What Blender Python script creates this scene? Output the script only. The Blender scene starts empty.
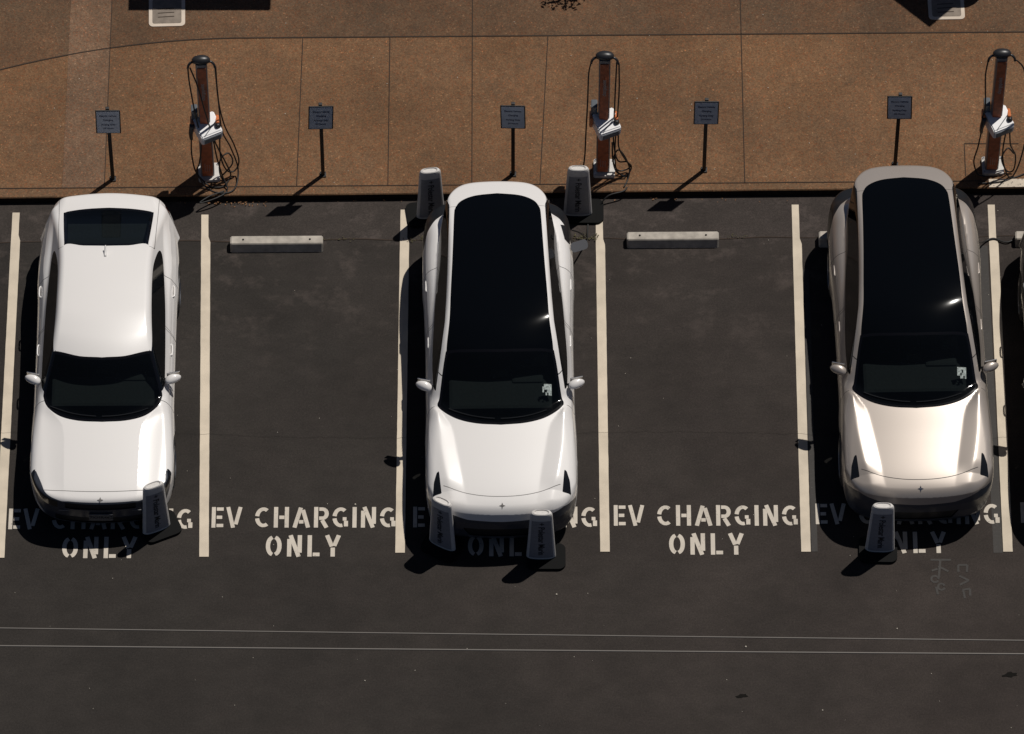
import bpy, bmesh, math, random
import numpy as np
from mathutils import Vector, Matrix

R = math.radians
S = bpy.context.scene
COL = S.collection
rng = random.Random(7)

# ------------------------------------------------------------------ materials
def new_mat(name):
    m = bpy.data.materials.new(name); m.use_nodes = True
    nt = m.node_tree
    b = nt.nodes['Principled BSDF']
    return m, nt, b

def simple(name, col, rough=.5, metal=0., coat=0., spec=.5, coat_rough=.04, var=0., vscale=8., bump=0., bscale=200.):
    m, nt, b = new_mat(name)
    b.inputs['Base Color'].default_value = (*col, 1)
    b.inputs['Roughness'].default_value = rough
    b.inputs['Metallic'].default_value = metal
    b.inputs['Coat Weight'].default_value = coat
    b.inputs['Coat Roughness'].default_value = coat_rough
    b.inputs['Specular IOR Level'].default_value = spec
    if var > 0 or bump > 0:
        tc = nt.nodes.new('ShaderNodeTexCoord')
    if var > 0:
        n = nt.nodes.new('ShaderNodeTexNoise'); n.inputs['Scale'].default_value = vscale; n.inputs['Detail'].default_value = 6
        nt.links.new(tc.outputs['Object'], n.inputs['Vector'])
        mr = nt.nodes.new('ShaderNodeMapRange'); mr.inputs[1].default_value = .3; mr.inputs[2].default_value = .7
        mr.inputs[3].default_value = 1 - var; mr.inputs[4].default_value = 1 + var
        nt.links.new(n.outputs['Fac'], mr.inputs[0])
        mx = nt.nodes.new('ShaderNodeVectorMath'); mx.operation = 'SCALE'
        mx.inputs[0].default_value = col
        nt.links.new(mr.outputs[0], mx.inputs['Scale'])
        nt.links.new(mx.outputs[0], b.inputs['Base Color'])
    if bump > 0:
        n2 = nt.nodes.new('ShaderNodeTexNoise'); n2.inputs['Scale'].default_value = bscale
        nt.links.new(tc.outputs['Object'], n2.inputs['Vector'])
        bp = nt.nodes.new('ShaderNodeBump'); bp.inputs['Strength'].default_value = bump; bp.inputs['Distance'].default_value = .003
        nt.links.new(n2.outputs['Fac'], bp.inputs['Height']); nt.links.new(bp.outputs[0], b.inputs['Normal'])
    return m

class NT:
    """tiny node helper"""
    def __init__(s, nt, world=False):
        s.nt = nt; s.tc = nt.nodes.new('ShaderNodeTexCoord'); s.o = s.tc.outputs['Object']
        if world: s.o = nt.nodes.new('ShaderNodeNewGeometry').outputs['Position']
    def noise(s, scale, detail=4, rough=.55, sx=1, sy=1, off=(0, 0, 0)):
        mp = s.nt.nodes.new('ShaderNodeMapping'); mp.inputs['Scale'].default_value = (sx, sy, 1); mp.inputs['Location'].default_value = off
        s.nt.links.new(s.o, mp.inputs[0])
        n = s.nt.nodes.new('ShaderNodeTexNoise'); n.inputs['Scale'].default_value = scale
        n.inputs['Detail'].default_value = detail; n.inputs['Roughness'].default_value = rough
        s.nt.links.new(mp.outputs[0], n.inputs['Vector']); return n.outputs['Fac']
    def vor(s, scale, feature='F1', out='Distance'):
        n = s.nt.nodes.new('ShaderNodeTexVoronoi'); n.feature = feature; n.inputs['Scale'].default_value = scale
        s.nt.links.new(s.tc.outputs['Object'], n.inputs['Vector']); return n.outputs[out]
    def ramp(s, fac, stops):
        r = s.nt.nodes.new('ShaderNodeValToRGB'); e = r.color_ramp.elements
        while len(e) < len(stops): e.new(.5)
        for i, (p, c) in enumerate(stops):
            e[i].position = p
            e[i].color = (c, c, c, 1) if not isinstance(c, tuple) else (*c, 1)
        s.nt.links.new(fac, r.inputs[0]); return r.outputs[0]
    def mix(s, a, b, fac, mode='MIX'):
        m = s.nt.nodes.new('ShaderNodeMix'); m.data_type = 'RGBA'; m.blend_type = mode
        for inp, v in ((m.inputs[6], a), (m.inputs[7], b), (m.inputs[0], fac)):
            if isinstance(v, (float, int)): inp.default_value = v if inp == m.inputs[0] else (v, v, v, 1)
            elif isinstance(v, tuple): inp.default_value = (*v, 1)
            else: s.nt.links.new(v, inp)
        return m.outputs[2]
    def bump(s, h, strength, dist, b):
        bp = s.nt.nodes.new('ShaderNodeBump'); bp.inputs['Strength'].default_value = strength; bp.inputs['Distance'].default_value = dist
        s.nt.links.new(h, bp.inputs['Height']); s.nt.links.new(bp.outputs[0], b.inputs['Normal'])

def mat_asphalt(name, base, tint, patch=.2, seed=0.):
    m, nt, b = new_mat(name); n = NT(nt)
    grain = n.noise(140, 3, .7)
    fine = n.ramp(grain, [(.30, .62), (.5, 1.), (.72, 1.55)])
    spk = n.ramp(n.vor(75), [(.0, 1.7), (.12, 1.0), (1., 1.0)])
    big = n.ramp(n.noise(.55, 6, .6, off=(seed, 3, 0)), [(.32, 1 - patch), (.68, 1 + patch)])
    mid = n.ramp(n.noise(4.5, 5, .65, sx=.6, off=(seed, 8, 0)), [(.35, .9), (.7, 1.13)])
    sx = nt.nodes.new('ShaderNodeSeparateXYZ'); nt.links.new(n.tc.outputs['Object'], sx.inputs[0])
    def mr(o, a, b_, c0, c1):
        k = nt.nodes.new('ShaderNodeMapRange'); nt.links.new(o, k.inputs[0])
        for i_, v_ in enumerate((a, b_, c0, c1)): k.inputs[i_+1].default_value = v_
        return k.outputs[0]
    blend = nt.nodes.new('ShaderNodeMath'); blend.operation = 'MULTIPLY_ADD'; blend.use_clamp = True
    nt.links.new(n.noise(.5, 6, .65, off=(9, seed, 0)), blend.inputs[0]); blend.inputs[1].default_value = 1.2
    nt.links.new(mr(sx.outputs[0], -6, 6, -.75, .35), blend.inputs[2])
    c = n.mix(base, tint, blend.outputs[0])
    g2 = n.ramp(n.noise(38, 3, .8, off=(seed, 1, 0)), [(.3, .76), (.5, 1.), (.7, 1.28)])
    for f in (fine, spk, big, mid, g2): c = n.mix(c, f, 1., 'MULTIPLY')
    # pale dusty scuffs and dark oil drips with shapes of their own
    sc = n.ramp(n.noise(2.3, 9, .74, sx=.8, off=(4.2 + seed, 1.3, 0)), [(.52, 0.), (.72, .6)])
    msk = nt.nodes.new('ShaderNodeMath'); msk.operation = 'MULTIPLY'; nt.links.new(sc, msk.inputs[0])
    nt.links.new(mr(sx.outputs[1], -.6, 1.9, .06, 1.), msk.inputs[1]); sc = msk.outputs[0]
    c = n.mix(c, tuple(min(1, x * 3.0) for x in tint), sc)
    nt.links.new(c, b.inputs['Base Color']); b.inputs['Roughness'].default_value = .88
    b.inputs['Specular IOR Level'].default_value = .25
    n.bump(grain, .5, .004, b)
    return m

def mat_aggregate(name, c1, c2, c3, bright=1.):
    m, nt, b = new_mat(name); n = NT(nt)
    c = n.mix(c1, c2, n.ramp(n.noise(.9, 7, .62), [(.36, 0.), (.64, 1.)]))
    c = n.mix(c, c3, n.ramp(n.noise(2.6, 7, .68, off=(5, 5, 0)), [(.5, 0.), (.75, .45)]))
    peb = n.vor(62, out='Color')
    sep = nt.nodes.new('ShaderNodeSeparateColor'); nt.links.new(peb, sep.inputs[0])
    c = n.mix(c, n.ramp(sep.outputs[0], [(0., .74), (.5, .97), (.95, 1.13), (.98, 1.2), (1., 1.9)]), 1., 'MULTIPLY')
    c = n.mix(c, (1.25, .86, .68), n.ramp(sep.outputs[1], [(.80, 0.), (.88, .7)]), 'MULTIPLY')
    c = n.mix(c, n.ramp(n.noise(6, 6, .7, off=(1, 2, 0)), [(.3, .86 * bright), (.72, 1.14 * bright)]), 1., 'MULTIPLY')
    c = n.mix(c, n.ramp(n.noise(.45, 4, .6, off=(7, 1, 0)), [(.35, .8), (.65, 1.16)]), 1., 'MULTIPLY')
    c = n.mix(c, n.ramp(n.noise(34, 3, .85, off=(2, 2, 0)), [(.3, .76), (.5, 1.), (.7, 1.27)]), 1., 'MULTIPLY')
    nt.links.new(c, b.inputs['Base Color']); b.inputs['Roughness'].default_value = .85
    b.inputs['Specular IOR Level'].default_value = .3
    n.bump(sep.outputs[2], .5, .003, b)
    return m

def mat_paintline(name, col, wear=.62):
    m, nt, b = new_mat(name); n = NT(nt, True)
    w = n.ramp(n.noise(26, 8, .75), [(wear, 0.), (wear + .07, 1.)])
    w2 = n.ramp(n.noise(160, 3, .7), [(.66, 0.), (.72, .8)])
    c = n.mix(col, tuple(x * .82 for x in col), n.ramp(n.noise(3, 5), [(.4, 0.), (.7, 1.)]))
    c = n.mix(c, (.05, .045, .042), w); c = n.mix(c, (.09, .08, .07), w2)
    nt.links.new(c, b.inputs['Base Color']); b.inputs['Roughness'].default_value = .75
    return m

def mat_glass(name, trans, tint=(.5, .55, .55)):
    m, nt, b = new_mat(name)
    b.inputs['Base Color'].default_value = (.003, .004, .005, 1); b.inputs['Roughness'].default_value = .045
    b.inputs['Specular IOR Level'].default_value = .5
    t = nt.nodes.new('ShaderNodeBsdfTransparent'); t.inputs[0].default_value = (*tint, 1)
    mx = nt.nodes.new('ShaderNodeMixShader'); mx.inputs[0].default_value = trans
    nt.links.new(b.outputs[0], mx.inputs[1]); nt.links.new(t.outputs[0], mx.inputs[2])
    nt.links.new(mx.outputs[0], nt.nodes['Material Output'].inputs[0])
    return m

M = dict(
    asphalt=mat_asphalt('asphalt', (.0280, .0240, .0212), (.0365, .0290, .0255)),
    asphalt_old=mat_asphalt('asphalt_old', (.040, .033, .029), (.042, .0335, .030), .15, 5.),
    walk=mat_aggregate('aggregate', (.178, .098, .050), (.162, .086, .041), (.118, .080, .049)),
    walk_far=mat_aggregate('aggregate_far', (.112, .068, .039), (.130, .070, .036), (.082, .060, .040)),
    walk_band=mat_aggregate('aggregate_band', (.180, .108, .066), (.160, .096, .056), (.126, .088, .058), 1.03),
    joint=simple('joint', (.040, .026, .018), .95),
    kerb=mat_aggregate('kerb_concrete', (.168, .096, .050), (.150, .084, .043), (.108, .075, .048)),
    line=mat_paintline('line_paint', (.66, .57, .45), .66),
    letter=mat_paintline('letter_paint', (.60, .54, .46), .60),
    ghost=mat_paintline('ghost_paint', (.0355, .0315, .0285), .55),
    kerbface=simple('kerb_face_shade', (.018, .014, .012), .95, var=.4, vscale=6, spec=.1),  # shade of the kerb front put into its colour, near black
    kerbpaint=mat_paintline('kerb_paint', (.62, .53, .42), .56),
    white=simple('white_paint', (.80, .775, .755), .42, coat=1., coat_rough=.12),
    champ=simple('champagne_paint', (.46, .405, .36), .42, metal=.42, coat=1., coat_rough=.2),
    black=simple('black_paint', (.012, .012, .014), .3, coat=1.),
    trim=simple('black_plastic', (.009, .010, .012), .42, spec=.4),
    fascia=simple('fascia_plastic', (.040, .045, .058), .28, spec=.5),
    gap=simple('shut_line', (.16, .15, .145), .8),
    gapdark=simple('shut_line_dark', (.02, .02, .02), .8),
    ws=mat_glass('windscreen_glass', .42, (.55, .62, .62)),
    sg=mat_glass('privacy_glass', .05),
    roofglass=simple('roof_glass', (.0022, .003, .0045), .10, spec=.05),
    frit=simple('glass_frit', (.004, .004, .005), .09),
    tyre=simple('tyre_rubber', (.018, .017, .016), .85, var=.2),
    rim=simple('rim_alloy', (.20, .20, .21), .35, metal=.9),
    chrome=simple('bright_metal', (.7, .7, .7), .2, metal=1.),
    lamp=simple('headlamp_glass', (.008, .009, .011), .12, coat=.5),
    tail=simple('tail_lamp', (.05, .008, .008), .15, coat=1.),
    seat=simple('seat_fabric', (.030, .030, .031), .8, var=.2, vscale=20),
    dash=simple('dash_fabric', (.085, .088, .086), .85, var=.12, vscale=30),
    sticker=simple('sticker', (.40, .45, .43), .5, var=.5, vscale=40),
    plate=simple('number_plate', (.10, .10, .11), .5),
    stop=simple('wheel_stop_concrete', (.42, .38, .33), .9, var=.22, vscale=9, bump=.4),
    postblk=simple('black_post', (.010, .010, .011), .5),
    signface=simple('sign_face', (.50, .54, .60), .55, var=.08),
    signtext=simple('sign_text', (.03, .035, .09), .6),
    cap=simple('cap_plastic', (.022, .022, .024), .38, var=.1),
    rust=simple('rust_panel', (.42, .105, .036), .6, var=.35, vscale=12),
    chgrey=simple('charger_grey', (.20, .20, .21), .4, metal=.3),
    silver=simple('charger_silver', (.78, .77, .77), .32),
    screen=simple('charger_screen', (.12, .135, .15), .2),
    orange=simple('orange_trim', (.55, .16, .05), .5),
    basec=simple('base_plate', (.55, .53, .50), .6, var=.15),
    cable=simple('cable_rubber', (.010, .010, .010), .55),
    ptext=simple('pale_text', (.42, .36, .32), .6),
    banner=simple('banner_shell', (.62, .595, .57), .55, var=.06, vscale=20),
    panel=simple('banner_panel', (.25, .25, .27), .55, var=.08, vscale=25),
    btext=simple('banner_text', (.012, .014, .02), .6),
    rubber=simple('base_rubber', (.006, .006, .006), .8, spec=.15),
    wire=simple('wire_aluminium', (.17, .155, .14), .5, metal=.2),
    leafdry=simple('dry_leaf', (.20, .10, .045), .8, var=.4, vscale=30),
    pebble=simple('pale_pebble', (.55, .50, .42), .8),
    weed=simple('weed_leaf', (.075, .065, .025), .8, var=.3, vscale=40),
    drip=simple('oil_stain', (.010, .009, .008), .95, spec=.1),
    boxlid=simple('vault_lid', (.22, .18, .145), .8, var=.2, vscale=10),
    boxpaint=mat_paintline('vault_paint', (.66, .56, .46), .70),
    foliage=simple('foliage', (.03, .05, .015), .7, var=.3, vscale=10),
    canvas=simple('canvas', (.05, .06, .08), .8),
    soil=simple('soil', (.06, .045, .03), .9, var=.3, vscale=2),
    bark=simple('bark', (.08, .05, .03), .9),
)

# ------------------------------------------------------------------ object helpers
def tag(o, label=None, cat=None, group=None, kind=None):
    if label: o['label'] = label
    if cat: o['category'] = cat
    if group: o['group'] = group
    if kind: o['kind'] = kind
    return o
def empty(name, loc=(0, 0, 0), rz=0., label=None, cat=None, group=None):
    o = bpy.data.objects.new(name, None); COL.objects.link(o)
    o.location = loc; o.rotation_euler = (0, 0, rz); o.empty_display_size = .2
    return tag(o, label, cat, group)
def link(name, me, mats, parent=None, smooth=False):
    if not isinstance(mats, (list, tuple)): mats = [mats]
    for m in mats: me.materials.append(m)
    if smooth:
        me.shade_smooth()
    o = bpy.data.objects.new(name, me); COL.objects.link(o)
    if parent: o.parent = parent
    return o
def obj(name, bm, mats, parent=None, smooth=False):
    me = bpy.data.meshes.new(name); bm.to_mesh(me); bm.free()
    return link(name, me, mats, parent, smooth)
def copy_tree(o, parent=None):
    c = o.copy(); COL.objects.link(c); c.parent = parent
    for ch in list(o.children): copy_tree(ch, c)
    return c
def box(bm, c, s, rot=None, bev=0.):
    r = bmesh.ops.create_cube(bm, size=1.)
    vs = r['verts']
    bmesh.ops.scale(bm, vec=s, verts=vs)
    if bev > 0:
        es = list({e for v in vs for e in v.link_edges})
        rb = bmesh.ops.bevel(bm, geom=es, offset=bev, segments=2, affect='EDGES', profile=.6)
        vs = [v for v in rb['verts']] if rb['verts'] else vs
        vs = list({v for f in rb['faces'] for v in f.verts} | {v for v in vs if v.is_valid})
        # collect the connected island
        st = list(vs); seen = set(vs)
        while st:
            v = st.pop()
            for e in v.link_edges:
                w = e.other_vert(v)
                if w not in seen: seen.add(w); st.append(w)
        vs = list(seen)
    mt = Matrix.Translation(c)
    if rot is not None: mt = mt @ rot.to_4x4()
    bmesh.ops.transform(bm, matrix=mt, verts=vs)
    return vs
def prism(bm, pts, z0, z1, mat=Matrix.Identity(4), mi=0):
    a = [bm.verts.new(mat @ Vector((x, y, z0))) for x, y in pts]
    b = [bm.verts.new(mat @ Vector((x, y, z1))) for x, y in pts]
    n = len(pts); fs = [bm.faces.new(a[::-1]), bm.faces.new(b)]
    for i in range(n): fs.append(bm.faces.new((a[i], a[(i+1) % n], b[(i+1) % n], b[i])))
    for f in fs: f.material_index = mi
    return fs
def rrect(w, h, r, n=5, cx=0, cy=0):
    out = []
    for sx, sy, a0 in ((1, -1, -90), (1, 1, 0), (-1, 1, 90), (-1, -1, 180)):
        for k in range(n + 1):
            a = R(a0 + 90 * k / n)
            out.append((cx + sx * (w/2 - r) + r * math.cos(a), cy + sy * (h/2 - r) + r * math.sin(a)))
    return out
def catmull(P, n=8):
    P = [Vector(p) for p in P]; Q = [P[0] * 2 - P[1]] + P + [P[-1] * 2 - P[-2]]; out = []
    for i in range(1, len(Q) - 2):
        for k in range(n):
            t = k / n
            out.append(.5 * ((2*Q[i]) + (Q[i+1]-Q[i-1])*t + (2*Q[i-1]-5*Q[i]+4*Q[i+1]-Q[i+2])*t*t + (3*Q[i]-Q[i-1]-3*Q[i+1]+Q[i+2])*t**3))
    out.append(P[-1]); return out
def tube(bm, pts, r, seg=8):
    prev = None; up = Vector((0.13, .21, .97)); rings = []
    for i, p in enumerate(pts):
        t = (pts[min(i+1, len(pts)-1)] - pts[max(i-1, 0)]).normalized()
        a = t.cross(up)
        if a.length < .05: a = t.cross(Vector((1, 0, 0)))
        a.normalize(); up = a.cross(t).normalized(); b = up
        rr = r(i / max(1, len(pts)-1)) if callable(r) else r
        rings.append([bm.verts.new(p + (a * math.cos(2*math.pi*k/seg) + b * math.sin(2*math.pi*k/seg)) * rr) for k in range(seg)])
    for A, B in zip(rings, rings[1:]):
        for k in range(seg): bm.faces.new((A[k], A[(k+1) % seg], B[(k+1) % seg], B[k]))
    bm.faces.new(rings[0][::-1]); bm.faces.new(rings[-1])
def lathe(bm, prof, seg=28, mat=Matrix.Identity(4)):
    rings = []
    for r_, z in prof:
        rings.append([bm.verts.new(mat @ Vector((r_*math.cos(2*math.pi*k/seg), r_*math.sin(2*math.pi*k/seg), z))) for k in range(seg)])
    for A, B in zip(rings, rings[1:]):
        for k in range(seg): bm.faces.new((A[k], A[(k+1) % seg], B[(k+1) % seg], B[k]))
    bm.faces.new(rings[0][::-1]); bm.faces.new(rings[-1])
def text_mesh(txt, size, bold=0., align='CENTER', extrude=.001, spacing=1., line=1.):
    cu = bpy.data.curves.new('txt', 'FONT'); cu.body = txt; cu.size = size; cu.align_x = align; cu.align_y = 'CENTER'
    cu.offset = bold; cu.extrude = extrude; cu.space_character = spacing; cu.space_line = line; cu.resolution_u = 3
    o = bpy.data.objects.new('txt', cu); COL.objects.link(o)
    bpy.context.view_layer.update()
    me = bpy.data.meshes.new_from_object(o.evaluated_get(bpy.context.evaluated_depsgraph_get()))
    bpy.data.objects.remove(o); bpy.data.curves.remove(cu)
    return me

# ------------------------------------------------------------------ ground, pavement
def sheet(name, pts, z, mat, kind='structure', th=0.):
    bm = bmesh.new()
    if th: prism(bm, pts, z - th, z)
    else: bm.faces.new([bm.verts.new((x, y, z)) for x, y in pts])
    o = obj(name, bm, mat); o['kind'] = kind; return o
KYf = lambda x: 2.79 + .0125*x      # kerb face
KTf = lambda x: 2.925 + .0095*x     # back of the kerb top
KY = 2.79
PZ = .13             # pavement height
sheet('ground', [(-150, -150), (150, -150), (150, 150), (-150, 150)], -.06, M['soil'])
sheet('car_park_surface', [(-60, -60), (60, -60), (60, 2.3), (-60, 2.3)], 0., M['asphalt'])
# older, slightly browner strip of asphalt behind the seam
def wob(x, s=1.): return .012 * math.sin(x*2.1*s) + .008*math.sin(x*5.7*s+1)
xs = np.arange(-30, 30.01, .15)
bm = bmesh.new()
lo = [bm.verts.new((x, 2.105 + .006*x + wob(x), .004)) for x in xs]; hi = [bm.verts.new((x, KYf(x) + .02, .004)) for x in xs]
for i in range(len(xs)-1): bm.faces.new((lo[i], lo[i+1], hi[i+1], hi[i]))
obj('kerbside_asphalt', bm, M['asphalt_old'])['kind'] = 'structure'
bm = bmesh.new()   # the seam between the two asphalts
for i in range(len(xs)-1):
    x0, x1 = xs[i], xs[i+1]; w = .004 + .004 * rng.random()
    y0 = 2.105 + .006*x0 + wob(x0); y1 = 2.105 + .006*x1 + wob(x1)
    bm.faces.new([bm.verts.new(p) for p in ((x0, y0-w, .0062), (x1, y1-w, .0062), (x1, y1+w, .0062), (x0, y0+w, .0062))])
obj('asphalt_seam', bm, M['joint'])['kind'] = 'structure'

bm = bmesh.new(); px_, py_ = -8., -1.12
while px_ < 8:
    qx, qy = px_ + rng.uniform(.05, .14), -1.10 + .05*math.sin(px_*.8) + rng.uniform(-.014, .014)
    bm.faces.new([bm.verts.new(p) for p in ((px_, py_-.0010, .0118), (qx, qy-.0010, .0118), (qx, qy+.0010, .0118), (px_, py_+.0010, .0118))]); px_, py_ = qx, qy
obj('asphalt_crack', bm, M['drip'])['kind'] = 'structure'

def arcY(x):                       # scored joint: an arc at the left that runs straight to the right
    if x >= -3.6: return 5.44 + .0098 * (x + 3.6)
    return 5.44 - .047 * (-(x + 3.6)) ** 2 - .0
BX0, BX1 = -6.1, -5.53             # paler cross band
def strip_sheet(name, x0, x1, ylo, yhi, mat, z=PZ):
    bm = bmesh.new(); xx = np.linspace(x0, x1, max(2, int((x1-x0)/.2)))
    a = [bm.verts.new((x, ylo(x), z)) for x in xx]; b = [bm.verts.new((x, yhi(x), z)) for x in xx]
    for i in range(len(xx)-1): bm.faces.new((a[i], a[i+1], b[i+1], b[i]))
    o = obj(name, bm, mat); o['kind'] = 'structure'; return o
KT = 2.925
strip_sheet('pavement', -30, 30, KTf, lambda x: max(KTf(x) + .1, arcY(x)) if x > -12 else KTf(x)+.1, M['walk'])
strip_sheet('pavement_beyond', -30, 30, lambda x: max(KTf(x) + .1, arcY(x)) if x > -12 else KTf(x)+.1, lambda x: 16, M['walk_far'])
strip_sheet('pavement_band', BX0, BX1, KTf, lambda x: 12, M['walk_band'], PZ + .004)
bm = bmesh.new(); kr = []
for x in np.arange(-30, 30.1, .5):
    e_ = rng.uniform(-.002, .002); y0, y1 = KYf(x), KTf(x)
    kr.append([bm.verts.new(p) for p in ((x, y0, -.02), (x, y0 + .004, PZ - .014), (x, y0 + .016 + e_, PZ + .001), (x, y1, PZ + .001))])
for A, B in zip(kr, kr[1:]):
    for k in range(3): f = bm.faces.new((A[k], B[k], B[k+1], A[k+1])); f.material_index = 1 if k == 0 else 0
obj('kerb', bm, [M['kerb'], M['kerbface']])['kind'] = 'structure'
bm = bmesh.new()                   # scored joints
def jline(pts, w=.009, z=PZ + .008):
    for (x0, y0), (x1, y1) in zip(pts, pts[1:]):
        d = Vector((x1-x0, y1-y0)).normalized(); nx, ny = -d.y*w, d.x*w
        bm.faces.new([bm.verts.new(p) for p in ((x0-nx, y0-ny, z), (x1-nx, y1-ny, z), (x1+nx, y1+ny, z), (x0+nx, y0+ny, z))])
jline([(x, arcY(x)) for x in np.arange(-11, 20, .3)], .009)
for xb, xt, lo_, hi_ in ((-5.527, -5.536, KT, 12), (-2.92, -2.88, KT, 5.44), (-1.682, -1.68, KT, 5.45), (-.543, -.551, KT, 12), (.38, .496, KT, 5.47), (3.159, 3.156, KT, 12), (7.1, 7.12, KT, 12), (-8.3, -8.3, KT, 4.3)):
    jline([(xb, KTf(xb)), (xt, hi_)], .0055)
jline([(x, KTf(x) + .002) for x in np.arange(-30, 30, 1.)], .0065)
jline([(6.16, 3.07), (6.16, 3.62), (6.9, 3.62)], .005, PZ + .0085)
obj('pavement_joint', bm, M['joint'])['kind'] = 'structure'

# kerb painted white beside the right charger
bm = bmesh.new(); ka = [(6.47 + .2*k) for k in range(15)]
va = [bm.verts.new((x, KYf(x) + .012, PZ + .005)) for x in ka]; vb = [bm.verts.new((x, KTf(x) + .03, PZ + .010)) for x in ka]
for k in range(14): bm.faces.new((va[k], va[k+1], vb[k+1], vb[k]))
o = obj('painted_kerb_section', bm, M['kerbpaint'])
tag(o, 'white painted stretch of kerb top with brown chips near the right charger', 'kerb paint')

# parking lines
lines = [(-6.706, 2.547, -6.70, -3.05, 'parking line at the far left, beside the white saloon'),
         (-4.146, 2.513, -4.028, -3.034, 'parking line between the white saloon and the first empty bay'),
         (-1.45, 2.597, -1.465, -2.971, 'parking line left of the white glass roof car, half in its shadow'),
         (1.192, 2.564, 1.217, -2.955, 'parking line right of the white glass roof car'),
         (3.851, 2.681, 3.847, -2.955, 'parking line left of the champagne car, between it and the empty bay'),
         (6.508, 2.681, 6.49, -2.955, 'parking line at the far right, between champagne and black cars')]
for xt, yt, xb, yb, lab in lines:
    bm = bmesh.new(); n = 60; L = []; Rr = []
    for i in range(n + 1):
        t = i / n; x = xt + (xb-xt)*t; y = yt + (yb-yt)*t
        w = .048 if y > 2.1 else .062
        dx = -.012 if y > 2.1 else .0
        L.append(bm.verts.new((x - w + dx + rng.uniform(-.0012, .0012), y, .0092))); Rr.append(bm.verts.new((x + w + dx + rng.uniform(-.0014, .0014), y, .0092)))
    for i in range(n): bm.faces.new((L[i+1], Rr[i+1], Rr[i], L[i]))
    tag(obj('parking_line', bm, M['line']), 'cream white ' + lab, 'parking line', 'lines between the parking bays')
# faint older line beside the right line
bm = bmesh.new(); bm.faces.new([bm.verts.new(p) for p in ((6.30, -2.97, .0035), (6.42, -2.97, .0035), (6.42, 2.0, .0035), (6.30, 2.0, .0035))])
tag(obj('faded_parking_line', bm, M['ghost']), 'ghost of an older line, worn nearly to asphalt, just left of the far right line', 'parking line')
bm = bmesh.new(); bm.faces.new([bm.verts.new(p) for p in ((3.92, -2.95, .0035), (4.0, -2.95, .0035), (4.0, 1.6, .0035), (3.92, 1.6, .0035))])
tag(obj('faded_parking_line', bm, M['ghost']), 'ghost of an older line beside the line at the left of the champagne car', 'parking line')

# stencil letters from strokes
def arc(cx, cy, rx, ry, a0, a1, n=8):
    return [(cx + rx*math.cos(R(a0+(a1-a0)*k/n)), cy + ry*math.sin(R(a0+(a1-a0)*k/n))) for k in range(n+1)]
def glyph(ch):     # unit height 1, returns (width, strokes); stroke half width .1
    h = .1
    if ch == 'E': return .56, [[(.1, 0), (.1, 1)], [(.24, .9), (.56, .9)], [(.24, .5), (.5, .5)], [(.24, .1), (.56, .1)]]
    if ch == 'V': return .74, [[(.08, 1), (.33, .0)], [(.66, 1), (.45, .16)]]
    if ch == 'C': return .64, [arc(.36, .5, .27, .40, 55, 172, 8), arc(.36, .5, .27, .40, 188, 305, 8)]
    if ch == 'H': return .66, [[(.1, 0), (.1, 1)], [(.56, 0), (.56, 1)], [(.24, .5), (.46, .5)]]
    if ch == 'A': return .74, [[(.08, 0), (.34, .97)], [(.43, .86), (.66, 0)], [(.27, .28), (.46, .28)]]
    if ch == 'R': return .64, [[(.1, 0), (.1, 1)], [(.23, .9), (.38, .9)] + arc(.38, .68, .17, .22, 90, -90, 8)[1:] + [(.23, .46)], [(.36, .36), (.55, 0)]]
    if ch == 'G': return .68, [arc(.36, .5, .27, .40, 52, 172, 8), arc(.36, .5, .27, .40, 188, 285, 7), [(.44, .42), (.6, .42)], [(.58, .33), (.58, .06)]]
    if ch == 'I': return .22, [[(.11, 0), (.11, 1)]]
    if ch == 'N': return .66, [[(.1, 0), (.1, .82)], [(.56, .18), (.56, 1)], [(.15, 1.), (.52, 0.)]]
    if ch == 'O': return .70, [arc(.32, .5, .22, .40, 97, 263, 10), arc(.39, .5, .22, .40, 83, -83, 10)]
    if ch == 'L': return .54, [[(.1, 0), (.1, 1)], [(.24, .1), (.54, .1)]]
    if ch == 'Y': return .68, [[(.34, 0), (.34, .42)], [(.08, 1), (.30, .47)], [(.60, 1), (.40, .50)]]
    return .3, []
def stroke(bm, pts, w, z):
    n = len(pts); P = [Vector(p) for p in pts]; a = []; b = []
    for i in range(n):
        t = (P[min(i+1, n-1)] - P[max(i-1, 0)]).normalized(); nn = Vector((-t.y, t.x)) * w
        a.append(bm.verts.new((*(P[i] + nn), z))); b.append(bm.verts.new((*(P[i] - nn), z)))
    for i in range(n-1): bm.faces.new((b[i], b[i+1], a[i+1], a[i]))
def word(bm, txt, x0, x1, y0, h, gap=.13, sw=.1):
    sw *= .9
    gl = [glyph(c) for c in txt]; tot = sum(g[0] for g in gl) + gap*(len(gl)-1)
    sx = (x1 - x0) / tot; x = x0; k = 0
    for (w, st) in gl:
        for s in st:
            k += 1
            pts = [(x + px*sx, y0 + py*h) for px, py in s]
            stroke(bm, pts, sw * (sx + h) / 2 * .95, .0042 + .0005 * (k % 5))
        x += (w + gap) * sx
def bay_letters(dx, dy, lab):
    t = empty('bay_lettering', (dx, dy, 0), 0, lab, 'road lettering', 'EV CHARGING ONLY stencilled in each bay')
    for txt, x0, x1, y0, h, gap, sw in (('EV', 0., .40, 0., .325, .13, .1), ('CHARGING', .57, 2.42, 0., .325, .15, .1), ('ONLY', .72, 1.70, -.455, .335, .24, .105)):
        bm = bmesh.new(); word(bm, txt, x0, x1, y0, h, gap, sw); obj('word', bm, M['letter'], t)
bay_letters(-3.945, -2.575, 'white stencilled EV CHARGING ONLY in the first empty bay, with worn E')
bay_letters(1.335, -2.545, 'white stencilled EV CHARGING ONLY in the empty bay left of the champagne car')
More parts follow.
